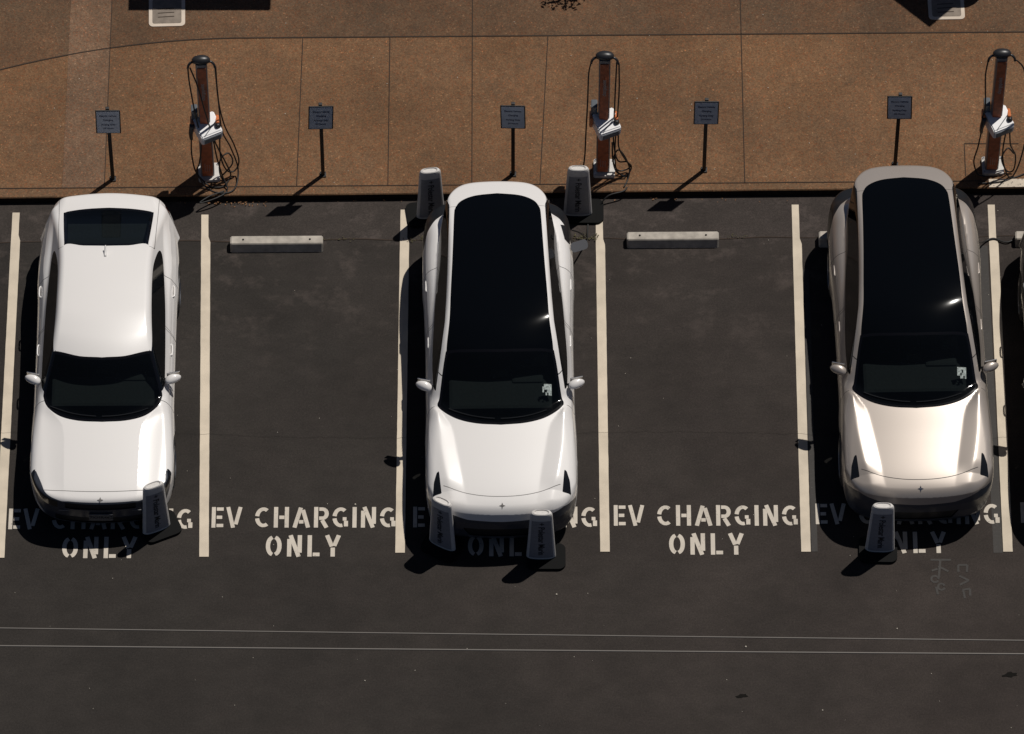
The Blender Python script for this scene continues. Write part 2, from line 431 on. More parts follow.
bay_letters(-6.61, -2.60, 'white stencilled EV CHARGING ONLY under the nose of the white saloon')
bay_letters(-1.30, -2.57, 'white stencilled EV CHARGING ONLY in the bay of the white glass roof car, mostly shaded')
bay_letters(3.985, -2.52, 'white stencilled EV CHARGING ONLY in the bay of the champagne car')
bay_letters(6.68, -2.5, 'white stencilled EV CHARGING ONLY in the black car bay, in shadow at the right edge')
# faint old stencil below the champagne car
bm = bmesh.new()
for s in ([(5.47, -3.08), (5.74, -3.08)], [(5.60, -3.08), (5.57, -3.36)], [(5.57, -3.18), (5.70, -3.26)], [(5.56, -3.22), (5.48, -3.25)], arc(5.52, -3.38, .05, .05, 0, 330, 8), arc(5.60, -3.50, .045, .05, 20, 340, 8), [(5.53, -3.50), (5.55, -3.62)],
          [(5.83, -3.16), (5.95, -3.16)], [(5.83, -3.16), (5.83, -3.27)], [(5.95, -3.16), (5.94, -3.27)], [(5.84, -3.33), (5.96, -3.40)], [(5.84, -3.47), (5.96, -3.40)], [(5.87, -3.55), (5.97, -3.53)], [(5.88, -3.55), (5.90, -3.68)], [(5.97, -3.53), (5.97, -3.64)]):
    stroke(bm, s, .015, .0035 + .0005*rng.random())
tag(obj('faded_stencil', bm, M['ghost']), 'faint worn old stencil marks below the champagne car nose', 'road lettering')

# dark drips, pebbles, leaves
def blob(name, x, y, rx, ry, mat, z, lab, cat, rot=0.):
    bm = bmesh.new(); pts = []
    for k in range(14):
        a = 2*math.pi*k/14; q = rng.uniform(.65, 1.2)
        px, py = rx*q*math.cos(a), ry*q*math.sin(a)
        pts.append((x + px*math.cos(rot) - py*math.sin(rot), y + px*math.sin(rot) + py*math.cos(rot)))
    bm.faces.new([bm.verts.new((px, py, z)) for px, py in pts])
    tag(obj(name, bm, mat), lab, cat)
blob('oil_stain', 2.97, -5.18, .085, .03, M['drip'], .005, 'small dark smear on the asphalt below the middle of the overhead cables', 'stain', .1)
blob('oil_stain', 6.43, -4.86, .10, .04, M['drip'], .005, 'small dark smear on the asphalt near the bottom right corner', 'stain', .1)
bm = bmesh.new()
for x, y, s in [(-2.06, -2.21, .013), (3.03, -4.43, .013), (.58, -3.62, .012), (5.0, -4.15, .010), (4.0, -5.4, .010), (-1.9, -4.95, .009)] + [(rng.uniform(-6.5, 6.7), rng.uniform(-5.8, 2.6), rng.uniform(.003, .007)) for _ in range(110)]:
    r = bmesh.ops.create_icosphere(bm, subdivisions=1, radius=s)
    bmesh.ops.translate(bm, vec=(x, y, s*.6), verts=r['verts'])
tag(obj('loose_grit', bm, M['pebble'], None), 'pale grit scattered over the asphalt', 'grit', kind='stuff')
def leaves(cx, cy, sx, sy, n, mat, lab, name='fallen_leaves', z0=.01, size=.022):
    bm = bmesh.new()
    for _ in range(n):
        p = Vector((rng.gauss(cx, sx), rng.gauss(cy, sy), z0 + rng.random()*.02))
        if p.y > KYf(p.x) - .02: p.y = KYf(p.x) - .02
        m = Matrix.Translation(p) @ Matrix.Rotation(rng.uniform(0, 6.3), 4, 'Z') @ Matrix.Rotation(rng.uniform(-.6, .6), 4, 'X')
        s = size * rng.uniform(.5, 1.2)
        bm.faces.new([bm.verts.new(m @ Vector(q)) for q in ((-s, 0, 0), (-s*.3, -s*.5, s*.15), (s, 0, 0), (-s*.3, s*.5, s*.15))])
    tag(obj(name, bm, mat), lab, 'leaves', kind='stuff')
leaves(1.06, 2.72, .07, .035, 34, M['leafdry'], 'small heap of orange dry leaves in the gutter by the middle charger')
leaves(-3.75, 2.70, .28, .03, 38, M['leafdry'], 'dry leaves caught in the gutter by the left charger')
leaves(2.2, 2.76, .5, .02, 10, M['leafdry'], 'few dry leaves along the kerb of the empty bay')
leaves(-.0, 2.75, 3.5, .02, 50, M['leafdry'], 'scattered crumbs of dry leaf along the gutter', size=.012)
leaves(1.0, 2.13, .13, .03, 60, M['weed'], 'weeds growing in the asphalt seam beside the middle line', 'weeds', size=.016)
leaves(3.0, 2.14, .1, .02, 22, M['weed'], 'weeds growing in the asphalt seam behind the second wheel stop', 'weeds', size=.013)
leaves(-2.3, 2.10, .14, .015, 18, M['weed'], 'weeds growing in the asphalt seam beside the first wheel stop', 'weeds', size=.013)
leaves(-1.25, 2.1, .1, .03, 26, M['weed'], 'weeds growing in the seam left of the white glass roof car', 'weeds', size=.014)
bm = bmesh.new()
for _ in range(70):
    x, y = rng.uniform(-6.9, 6.9), rng.uniform(2.95, 6.2)
    s = rng.uniform(.004, .009); r = bmesh.ops.create_icosphere(bm, subdivisions=1, radius=s)
    bmesh.ops.translate(bm, vec=(x, y, PZ + s*.5), verts=r['verts'])
tag(obj('pavement_grit', bm, M['pebble']), 'tiny pale specks of grit on the brown pavement', 'grit', kind='stuff')

# wheel stops
def wheel_stop(x0, x1, y, lab, rz=0.):
    cx = (x0+x1)/2; L = x1-x0
    t = empty('wheel_stop', (cx, y, .0045), rz, lab, 'wheel stop', 'concrete wheel stops')
    bm = bmesh.new()
    prof = [(-.105, 0), (-.07, .135), (-.058, .15), (.055, .15), (.07, .135), (.10, 0)]
    ends = []
    for sx, ins in ((-1, 0), (-1, .012), (1, .012), (1, 0)):
        pass
    rings = []
    for x, k in ((-L/2, .86), (-L/2 + .02, 1.), (L/2 - .02, 1.), (L/2, .86)):
        rings.append([bm.verts.new((x, py*k, pz*(.9 if k < 1 else 1))) for py, pz in prof])
    for A, B in zip(rings, rings[1:]):
        for k in range(len(prof)-1): bm.faces.new((A[k], B[k], B[k+1], A[k+1]))
        bm.faces.new((A[-1], B[-1], B[0], A[0]))
    bm.faces.new(rings[0]); bm.faces.new(rings[-1][::-1])
    bmesh.ops.recalc_face_normals(bm, faces=bm.faces[:])
    obj('block', bm, M['stop'], t)
    for sx in (-1, 1):
        bm = bmesh.new(); r = bmesh.ops.create_cone(bm, cap_ends=True, segments=12, radius1=.013, radius2=.013, depth=.012)
        bmesh.ops.translate(bm, vec=(sx*L*.36, .0, .152), verts=r['verts']); obj('anchor_pin', bm, M['drip'], t)
wheel_stop(-3.80, -2.55, 1.99, 'pale concrete wheel stop lying in the first empty bay', .008)
wheel_stop(1.55, 2.79, 2.06, 'pale concrete wheel stop lying in the empty bay left of the champagne car', .008)
wheel_stop(4.14, 5.38, 2.07, 'concrete wheel stop mostly hidden under the champagne car')
wheel_stop(6.79, 8.03, 2.07, 'concrete wheel stop at the right edge behind the black car')

# utility vault lids with painted rims
def vault(x, y, w, h, lab, rz):
    t = empty('utility_vault', (x, y, PZ), rz, lab, 'utility lid', 'utility lids with white painted rims')
    bm = bmesh.new()
    prism(bm, rrect(w, h, .06), .0, .010); obj('rim', bm, M['boxpaint'], t)
    bm = bmesh.new(); prism(bm, rrect(w-.10, h-.10, .03), .0, .014); obj('lid', bm, M['boxlid'], t)
    for k in range(3):
        bm = bmesh.new(); stroke(bm, [(-w*.25, -h*.2+k*.07), (w*.2, -h*.2+k*.07+.01)], .006, .0165); obj('slot', bm, M['joint'], t)
vault(-4.765, 5.90, .50, .52, 'utility lid with white painted rim beyond the left charger', .03)
vault(6.0, 5.96, .50, .40, 'utility lid with white painted rim at the top right, partly in shadow', .02)

# ------------------------------------------------------------------ small signs
TXT = [(text_mesh(q, .048, .0008), zz) for q, zz in (('Electric Vehicle', .135), ('Charging', .045), ('Parking Only', -.055), ('24 Hours', -.135))]
def small_sign(x, y, lab, rz, tilt):
    t = empty('parking_sign', (x, y, PZ + .004), rz, lab, 'sign', 'small grey signs on black posts along the kerb')
    bm = bmesh.new(); box(bm, (0, 0, .80), (.05, .04, 1.6), None, .004); obj('post', bm, M['postblk'], t)
    bm = bmesh.new(); box(bm, (0, 0, .008), (.085, .085, .016), None, .003)
    for sx in (-1, 1):
        for sy in (-1, 1):
            r = bmesh.ops.create_cone(bm, cap_ends=True, segments=8, radius1=.006, radius2=.005, depth=.010)
            bmesh.ops.translate(bm, vec=(sx*.032, sy*.032, .02), verts=r['verts'])
    obj('foot_plate', bm, M['postblk'], t)
    rx = Matrix.Rotation(R(tilt), 4, 'Y')
    base = Matrix.Translation((0, -.03, 1.33)) @ rx @ Matrix.Rotation(R(90), 4, 'X')
    bm = bmesh.new(); prism(bm, rrect(.335, .50, .012, 2), -.006, .006, base); o = obj('frame', bm, M['postblk'], t)
    bm = bmesh.new(); prism(bm, rrect(.305, .47, .008, 2), .006, .009, base); p = obj('panel', bm, M['signface'], t)
    for tm, zz in TXT:
        me = tm.copy(); me.transform(base @ Matrix.Translation((0, zz, .0105)) @ Matrix.Scale(.76, 4, (1, 0, 0))); link('lettering', me, M['signtext'], p)
for a in ((-5.416, 3.02, 'grey text sign on a black post behind the white saloon', .02, 1.),
          (-2.566, 3.09, 'grey text sign on a black post behind the first empty bay', .05, 2.),
          (.014, 3.10, 'grey text sign on a black post directly behind the white glass roof car', -.04, -1.),
          (2.608, 3.17, 'grey text sign on a black post behind the empty bay left of the champagne car', .0, 0.),
          (5.205, 3.26, 'grey text sign on a black post behind the champagne car', -.03, -2.)): small_sign(*a)

# ------------------------------------------------------------------ chargers
def charger(x, y, lab, rz, cables, left_plug=True):
    t = empty('charging_station', (x, y, PZ + .004), rz, lab, 'ev charger', 'tall chargers with black caps along the pavement')
    bm = bmesh.new(); prism(bm, rrect(.29, .29, .03), 0, .05); bmesh.ops.translate(bm, vec=(.02, 0, 0), verts=bm.verts[:])
    bp = obj('base', bm, M['basec'], t)
    for sx in (-.10, .14):
        for sy in (-.115, .115):
            bm = bmesh.new(); r = bmesh.ops.create_cone(bm, cap_ends=True, segments=8, radius1=.016, radius2=.014, depth=.02)
            bmesh.ops.translate(bm, vec=(sx, sy, .06), verts=r['verts']); obj('anchor_bolt', bm, M['chrome'], bp)
    # column: grey casing with rust coloured face panels
    bm = bmesh.new(); prism(bm, rrect(.185, .17, .03), .05, 1.12); prism(bm, rrect(.155, .14, .03), 1.12, 2.50); obj('column', bm, M['chgrey'], t)
    for z0, z1, w, d in ((.08, 1.02, .145, .088), (1.22, 2.44, .118, .073)):
        bm = bmesh.new(); box(bm, (0, -d, (z0+z1)/2), (w, .02, z1-z0), None, .004); fp = obj('face_panel', bm, M['rust'], t)
        bm = bmesh.new(); box(bm, (0, d, (z0+z1)/2), (w, .02, z1-z0), None, .004); obj('back_panel', bm, M['rust'], t)
        if z0 > 1:
            me = text_mesh('chargepoint', .075, .001); me.transform(Matrix.Translation((0, -d-.0115, 1.93)) @ Matrix.Rotation(R(90), 4, 'X') @ Matrix.Rotation(R(90), 4, 'Z'))
            link('lettering', me, M['ptext'], fp)
        else:
            me = text_mesh('2', .10, .002); me.transform(Matrix.Translation((0, -d-.0115, .84)) @ Matrix.Rotation(R(90), 4, 'X')); link('number', me, M['ptext'], fp)
            bm = bmesh.new()
            for k in range(16):
                r = bmesh.ops.create_cone(bm, cap_ends=True, segments=8, radius1=.006, radius2=.006, depth=.004)
                bmesh.ops.rotate(bm, matrix=Matrix.Rotation(R(90), 3, 'X'), verts=r['verts'])
                bmesh.ops.translate(bm, vec=(-.03 + .03*(k % 3), -d-.0115, .2 + .03*(k//3)), verts=r['verts'])
            obj('emblem_dots', bm, M['ptext'], fp)
    # cap
    bm = bmesh.new(); prof = [(.02, -.03), (.10, -.02), (.132, .02), (.138, .055), (.125, .09), (.09, .115), (.045, .13), (.004, .134)]
    lathe(bm, prof, 28, Matrix.Translation((0, 0, 2.50)) @ Matrix.Diagonal((.9, .50, .68, 1))); o = obj('cap', bm, M['cap'], t, True)
    # swing arms under the cap
    for sx in (-1, 1):
        bm = bmesh.new(); tube(bm, catmull([(sx*.06, 0, 2.46), (sx*.12, 0, 2.49), (sx*.165, -.02, 2.46), (sx*.18, -.03, 2.40)], 5), .017, 8); obj('cable_arm', bm, M['cap'], t, True)
    # head with sloped screen
    bm = bmesh.new()
    side = [(-.235, 1.0), (-.25, 1.15), (-.235, 1.175), (.05, 1.275), (.05, 1.02)]
    a = [bm.verts.new((-.155, py, pz)) for py, pz in side]; b = [bm.verts.new((.155, py, pz)) for py, pz in side]
    bm.faces.new(a); bm.faces.new(b[::-1])
    for i in range(5): bm.faces.new((a[i], b[i], b[(i+1) % 5], a[(i+1) % 5]))
    bmesh.ops.recalc_face_normals(bm, faces=bm.faces[:])
    bmesh.ops.bevel(bm, geom=bm.edges[:], offset=.014, segments=2, affect='EDGES')
    hd = obj('head', bm, M['silver'], t); hd.rotation_euler = (0, R(0), R(24))
    bm = bmesh.new(); box(bm, (0, -.246, 1.075), (.24, .012, .11), Matrix.Rotation(R(5.7), 3, 'X'), .004); obj('screen', bm, M['screen'], hd)
    bm = bmesh.new(); box(bm, (.02, -.155, 1.204), (.30, .012, .008), Matrix.Rotation(R(19.3), 3, 'X') @ Matrix.Rotation(R(32), 3, 'Z'), .003); obj('display', bm, M['screen'], hd)
    for sx in (-1, 1):
        bm = bmesh.new(); box(bm, (sx*.17, -.02, 1.16), (.05, .18, .16), Matrix.Rotation(R(-18), 3, 'X'), .02); ho = obj('holster', bm, M['orange'], t)
        if sx > 0 or left_plug:
            bm = bmesh.new(); tube(bm, catmull([(sx*.17, -.10, 1.24), (sx*.19, -.11, 1.10), (sx*.195, -.09, .99), (sx*.19, -.08, .90)], 5), lambda u: .036 - .014*u, 10); obj('connector', bm, M['cap'], t, True)
    bm = bmesh.new(); box(bm, (-.13, .05, 1.30), (.09, .14, .24), None, .02); obj('cable_clamp', bm, M['screen'], t)
    for c in cables:
        c = [(q[0]*(.86 if q[0] > .2 else 1), q[1], q[2]) for q in c]
        bm = bmesh.new(); tube(bm, catmull(c, 10), .0105, 8); obj('charging_cable', bm, M['cable'], t, True)
cab_left = [
    [(-.19, -.08, .92), (-.20, -.09, .6), (-.17, -.10, .25), (-.10, -.14, .10), (.02, -.22, .02), (.15, -.25, .015), (.28, -.20, .02), (.36, -.05, .02), (.30, -.10, .35), (.12, -.12, .9), (.02, -.14, 1.55), (-.06, -.12, 2.1), (-.15, -.04, 2.42)],
    [(-.18, -.03, 2.42), (-.17, -.05, 2.1), (-.12, -.1, 1.5), (-.06, -.16, .95), (-.10, -.18, .5), (-.14, -.15, .25), (-.02, -.25, .02), (.18, -.35, .015), (.42, -.28, .02), (.48, -.02, .12), (.38, .02, .55), (.26, -.02, 1.0), (.20, -.02, 1.7), (.18, -.02, 2.42)],
    [(.19, -.08, .92), (.22, -.09, .5), (.30, -.10, .2), (.42, -.06, .12), (.50, .0, .25), (.44, .02, .6), (.30, 0, 1.1), (.23, -.01, 1.7), (.19, -.03, 2.42)],
    [(.10, -.12, .95), (.14, -.12, .5), (.20, -.16, .15), (.30, -.3, .02), (.12, -.42, .015), (-.12, -.5, .015), (.02, -.40, .03), (.25, -.32, .02)],
    [(.22, -.14, .12), (.40, -.06, .3), (.34, .02, .42), (.18, -.06, .38), (.17, -.14, .15), (.30, -.22, .02)],
]
charger(-4.13, 3.11, 'left charger, both plugs holstered and cables in loops, behind the white saloon', .05, cab_left)
cab_mid = [
    [(-.18, -.03, 2.42), (-.21, -.05, 2.2), (-.22, -.08, 1.6), (-.235, -.10, 1.0), (-.25, -.12, .4), (-.3, -.2, .02), (-.34, -.34, .015)],
    [(.16, .0, 2.40), (.15, -.02, 1.9), (.14, -.04, 1.2), (.14, -.06, .7), (.20, -.1, .35), (.38, -.05, .25), (.42, -.02, .08), (.26, -.06, .06), (.14, -.1, .3), (.12, -.1, .75)],
    [(.20, -.08, .92), (.25, -.08, .6), (.36, -.06, .3), (.45, -.03, .12), (.38, -.1, .02), (.22, -.08, .06), (.14, -.02, .25), (.2, 0, .45), (.34, -.03, .35), (.42, -.06, .12), (.40, -.16, .02), (.34, -.30, .015)],
    [(.19, -.02, 2.40), (.2, -.03, 1.9), (.19, -.04, 1.45), (.17, -.06, 1.0), (.16, -.1, .5), (.22, -.12, .15), (.36, -.14, .015)],
]
charger(1.233, 3.18, 'middle charger by the rear right of the white glass roof car, single plug holstered', -.02, cab_mid, False)
cab_right = [
    [(-.18, -.03, 2.42), (-.2, -.05, 2.1), (-.17, -.08, 1.5), (-.2, -.1, 1.25)],
    [(-.19, -.08, .92), (-.22, -.1, .6), (-.26, -.12, .3), (-.2, -.18, .1), (-.1, -.2, .06)],
    [(.18, -.03, 2.42), (.26, -.03, 2.38), (.36, -.02, 2.2), (.46, .0, 1.7), (.52, .0, 1.1), (.50, .0, .6), (.42, -.1, .2), (.3, -.2, .02), (.1, -.26, .015), (-.2, -.28, .015)],
    [(.19, -.08, .95), (.26, -.08, .6), (.36, -.04, .3), (.34, -.1, .06), (.2, -.1, .05), (.12, -.08, .3), (.2, 0, .42), (.34, 0, .3)],
    [(.14, -.1, .95), (.12, -.12, .5), (.16, -.16, .2), (.3, -.2, .02), (.6, -.1, .015), (1.0, .05, .015)],
]
charger(6.51, 3.22, 'right charger behind the champagne car with a cable loop swinging right', .03, cab_right)
# cables on the ground plugged into cars
bm = bmesh.new(); tube(bm, catmull([(1.56, 2.87, PZ + .02), (1.50, 2.80, PZ+.02), (1.30, 2.73, .14), (1.16, 2.62, .02), (1.045, 2.45, .02), (1.02, 2.2, .02), (1.015, 2.05, .10), (.98, 1.82, .45), (.90, 1.62, .82), (.80, 1.53, 1.0)], 10), .0105, 8)
tag(obj('plugged_cable', bm, M['cable'], None, True), 'black charging cable plugged into the open port of the white glass roof car', 'cable')
bm = bmesh.new(); tube(bm, catmull([(6.15, 1.50, .80), (6.22, 1.62, .62), (6.34, 1.98, .10), (6.5, 2.10, .03), (6.7, 2.04, .03), (6.95, 2.24, .02), (7.2, 2.5, .02)], 10), .0105, 8)
tag(obj('plugged_cable', bm, M['cable'], None, True), 'black charging cable from the champagne car across the far right line', 'cable')

# ------------------------------------------------------------------ banners
BT = text_mesh('+ Polestar Marin', .118, .0016)
def banner(x, y, lab, rz, bx=0., by=0.):
    t = empty('display_board', (x, y, .006), rz, lab, 'display board', 'standing grey display boards around the cars'); t.scale = (1, 1, .945)
    bm = bmesh.new(); prism(bm, rrect(.50, .40, .09, 6), 0, .045)
    bmesh.ops.translate(bm, vec=(bx, by, 0), verts=bm.verts[:]); obj('base', bm, M['rubber'], t)
    def half(z): return .195 - .052 * (z - .045) / 1.08
    def ring(z, k=1.):
        w = half(z) * k; out = []
        for i in range(28):
            a = 2*math.pi*i/28; c, s = math.cos(a), math.sin(a)
            out.append((w*math.copysign(abs(c)**.72, c), .055*k*math.copysign(abs(s)**.9, s), z))
        return out
    bm = bmesh.new(); rs = []
    for z, k in ((.045, .95), (.06, 1), (.3, 1), (.6, 1), (.9, 1), (1.06, 1), (1.10, .97), (1.125, .88), (1.135, .72), (1.130, .66), (1.118, .60)): rs.append([bm.verts.new(p) for p in ring(z, k)])
    for A, B in zip(rs, rs[1:]):
        for k in range(28): bm.faces.new((A[k], A[(k+1) % 28], B[(k+1) % 28], B[k]))
    bm.faces.new(rs[0][::-1]); bm.faces.new(rs[-1])
    obj('shell', bm, M['banner'], t, False)
    for side in (-1, 1):
        bm = bmesh.new(); nz, nx = 6, 16; g = []
        for j in range(nz+1):
            z = .09 + (.985 - .09)*j/nz; w = half(z) * .82; row = []
            for i in range(nx+1):
                u = -1 + 2*i/nx; xx = u*w
                c = abs(xx)/half(z); y_ = .055 * (max(0., 1 - c**(2/.72)))**.5 if c < 1 else 0
                y_ = .055 * max(0., 1 - (c**(1/.72))**2)**(.9/2)
                row.append(bm.verts.new((xx, side*(y_ + .003), z)))
            g.append(row)
        for j in range(nz):
            for i in range(nx):
                q = (g[j][i], g[j][i+1], g[j+1][i+1], g[j+1][i]); bm.faces.new(q if side < 0 else q[::-1])
        p = obj('panel', bm, M['panel'], t, True)
        me = BT.copy()
        rot = Matrix.Translation((0, side*.0605, .56)) @ Matrix.Rotation(R(0 if side < 0 else 180), 4, 'Z') @ Matrix.Rotation(R(90), 4, 'X') @ Matrix.Rotation(R(-90), 4, 'Z')
        me.transform(rot); link('lettering', me, M['btext'], p)
banner(-4.66, -2.62, 'grey display board angled left beside the nose of the white saloon', .42, .06, .02)
banner(-.91, -2.87, 'grey display board at the left front corner of the white glass roof car', -.50, .0, .0)
banner(.38, -3.05, 'grey display board in front of the white glass roof car, right of its centre', .0, .07, .0)
banner(-1.10, 2.47, 'grey display board behind the left rear corner of the white glass roof car', .14, -.07, .05)
banner(.89, 2.51, 'grey display board behind the right rear corner of the white glass roof car', .0, .10, .04)
banner(4.81, -2.94, 'grey display board in front of the champagne car, left of its centre', -.02, -.02, .0)

# ------------------------------------------------------------------ overhead cables
for (ya, yb, r_, lab) in ((-9.30, -9.475, .0085, 'upper of the two thin overhead cables crossing the picture'), (-9.545, -9.66, .0105, 'lower of the two thin overhead cables crossing the picture')):
    bm = bmesh.new(); pts = []
    for k in range(81):
        x = -40 + k; t_ = (x + 6.1) / 12.2
        pts.append(Vector((x, ya + (yb-ya)*t_, 8.0 + .00018*x*x)))
    tube(bm, pts, r_, 6)
    tag(obj('overhead_cable', bm, M['wire'], None, True), lab, 'overhead cable', 'overhead cables across the car park')

# ------------------------------------------------------------------ things beyond the top edge that throw shadows
t = empty('canopy', (-3.42, 7.63, PZ), 0, 'flat dark canopy on four posts just beyond the top edge, left', 'canopy')
bm = bmesh.new(); box(bm, (0, 0, 2.5), (1.95, 1.75, .07), None, .01); obj('roof', bm, M['canvas'], t)
for sx in (-1, 1):
    for y_ in (-.2, .8):
        bm = bmesh.new(); box(bm, (sx*.8, y_, 1.23), (.06, .06, 2.46), None, .004); obj('post', bm, M['postblk'], t)
t = empty('patio_umbrella', (6.62, 7.62, PZ), 0, 'square dark patio umbrella just beyond the top edge, right', 'umbrella')
bm = bmesh.new(); lo_ = [bm.verts.new((1.2*math.cos(R(45*2*k)), 1.2*math.sin(R(90*k)), 2.4)) for k in range(4)]; tp = bm.verts.new((0, 0, 2.75)); l2 = [bm.verts.new((v.co.x*.98, v.co.y*.98, 2.38)) for v in lo_]; t2 = bm.verts.new((0, 0, 2.72))
for k in range(4): bm.faces.new((lo_[k], lo_[(k+1) % 4], tp)); bm.faces.new((l2[(k+1) % 4], l2[k], t2)); bm.faces.new((lo_[k], l2[k], l2[(k+1) % 4], lo_[(k+1) % 4]))
obj('canopy', bm, M['canvas'], t)
bm = bmesh.new(); tube(bm, [Vector((0, 0, 0)), Vector((0, 0, 1.4)), Vector((0, 0, 2.7))], .025); obj('pole', bm, M['postblk'], t)
bm = bmesh.new(); lathe(bm, [(.28, 0), (.28, .06), (.05, .1)]); obj('base', bm, M['postblk'], t)
t = empty('bistro_table', (6.42, 6.56, PZ), 0, 'small round table just beyond the top right edge', 'table')
bm = bmesh.new(); lathe(bm, [(.36, .72), (.37, .735), (.36, .75)]); obj('tabletop', bm, M['canvas'], t)
bm = bmesh.new(); lathe(bm, [(.2, 0), (.2, .02), (.03, .04), (.03, .71), (.1, .72)], 16); obj('pedestal', bm, M['postblk'], t)
t = empty('potted_shrub', (1.13, 6.76, PZ), 0, 'clipped shrub in a pot just beyond the top edge', 'potted plant')
bm = bmesh.new(); lathe(bm, [(.16, 0), (.22, .4), (.2, .4), (.19, .34)], 20); obj('pot', bm, M['rust'], t)
bm = bmesh.new(); tube(bm, [Vector((0, 0, .3)), Vector((.01, 0, .8)), Vector((0, 0, 1.1))], .02); obj('trunk', bm, M['bark'], t)
bm = bmesh.new()
for _ in range(900):
    d = Vector((rng.gauss(0, 1), rng.gauss(0, 1), rng.gauss(0, .8))).normalized() * (.40 * rng.random()**.4 * (1 + .25*rng.random()))
    m = Matrix.Translation(Vector((0, 0, 1.1)) + d) @ Matrix.Rotation(rng.uniform(0, 6.3), 4, 'Z') @ Matrix.Rotation(rng.uniform(-1.5, 1.5), 4, 'X')
    s = rng.uniform(.02, .045)
    bm.faces.new([bm.verts.new(m @ Vector(q)) for q in ((-s, 0, 0), (0, -s*.5, 0), (s, 0, 0), (0, s*.5, 0))])
obj('crown', bm, M['foliage'], t)

# ================================================================== cars
def pchip(pts):
    x = np.array([p[0] for p in pts], float); y = np.array([p[1] for p in pts], float)
    h = np.diff(x); d = np.diff(y)/h; m = np.zeros(len(x))
    for i in range(1, len(x)-1):
        if d[i-1]*d[i] > 0:
            w1 = 2*h[i]+h[i-1]; w2 = h[i]+2*h[i-1]; m[i] = (w1+w2)/(w1/d[i-1]+w2/d[i])
    m[0] = d[0]; m[-1] = d[-1]
    xs_ = np.linspace(x[0], x[-1], 1600); i = np.clip(np.searchsorted(x, xs_, 'right')-1, 0, len(h)-1)
    t = (xs_-x[i])/h[i]
    v = (1+2*t)*(1-t)**2*y[i] + t*(1-t)**2*h[i]*m[i] + t*t*(3-2*t)*y[i+1] + t*t*(t-1)*h[i]*m[i+1]
    k = 21; ker = np.ones(k)/k; v = np.convolve(np.pad(v, k//2, mode='edge'), ker, 'valid')
    s0, s1 = m[0], m[-1]
    def f(q):
        q = np.asarray(q, float); r = np.interp(q, xs_, v)
        r = np.where(q < x[0], y[0] + s0*(q-x[0]), r); return np.where(q > x[-1], y[-1] + s1*(q-x[-1]), r)
    return f
def smax(a, b, k):
    h = np.clip(.5 + .5*(a-b)/k, 0, 1); return b + (a-b)*h + k*h*(1-h)
def smin(a, b, k): return -smax(-a, -b, k)
def sstep(a, b, x):
    t = np.clip((x-a)/(b-a), 0, 1); return t*t*(3-2*t)

SUV = dict(
    yf=-2.565, yr=2.54, W=1.01, fw=.98, wb=(-1.60, 1.45), wr=.365,
    front=(.13, .30), rear=(.10, .30),
    hood=pchip([(-2.64, .66), (-2.56, .76), (-2.48, .82), (-2.34, .868), (-2.1, .915), (-1.7, .965), (-1.24, 1.01), (-1., 1.045), (0, 1.06), (1., 1.08), (1.7, 1.08), (2.0, 1.02), (2.2, .92), (2.5, .82)]),
    wid=pchip([(-2.52, .95), (-2.1, .985), (-1.6, 1.005), (-.8, .985), (0, .985), (.8, 1.0), (1.4, 1.02), (1.9, 1.0), (2.5, .93)]),
    prof=pchip([(-1.75, .72), (-1.24, 1.0), (-.84, 1.26), (-.42, 1.47), (0, 1.555), (.5, 1.58), (1.2, 1.535), (1.8, 1.44), (2.15, 1.355), (2.42, 1.275), (2.58, 1.225)]),
    bow=.36, crown=.072, Xr=pchip([(-1.3, .70), (-1.0, .715), (-.4, .735), (.3, .71), (1.2, .665), (1.9, .635), (2.5, .60)]),
    zr=1.45, tum=.38, ghrear=(2.495, .12, 3.2), ghedge=.05,
    belt=.80, shslope=.26,
    xc=pchip([(-2.4, .45), (-2.3, .47), (-1.7, .57), (-1.3, .65), (-1.12, .76), (-1.0, .84)]),
    xp=pchip([(-2.4, .64), (-2.3, .66), (-2.0, .73), (-1.6, .79), (-1.05, .84), (-1., .86)]),
    ridge=.046,
    ws=[(0, -1.30), (.3, -1.275), (.55, -1.205), (.74, -1.09), (.83, -.98), (.80, -.88), (.72, -.45), (.66, -.395), (.3, -.43), (0, -.445)],
    roof=[(0, -.60), (.3, -.60), (.665, -.60), (.70, -.40), (.655, 0), (.635, .4), (.61, .9), (.59, 1.4), (.575, 1.80), (.555, 1.92), (.48, 2.05), (.3, 2.145), (0, 2.185)],
    dlo=[(-1.06, 1.075), (-.85, 1.25), (-.5, 1.46), (-.1, 1.56), (.5, 1.58), (1.2, 1.54), (1.7, 1.45), (2.12, 1.30), (2.2, 1.15), (1.8, 1.115), (1.2, 1.08), (.5, 1.06), (-.3, 1.05)],
)
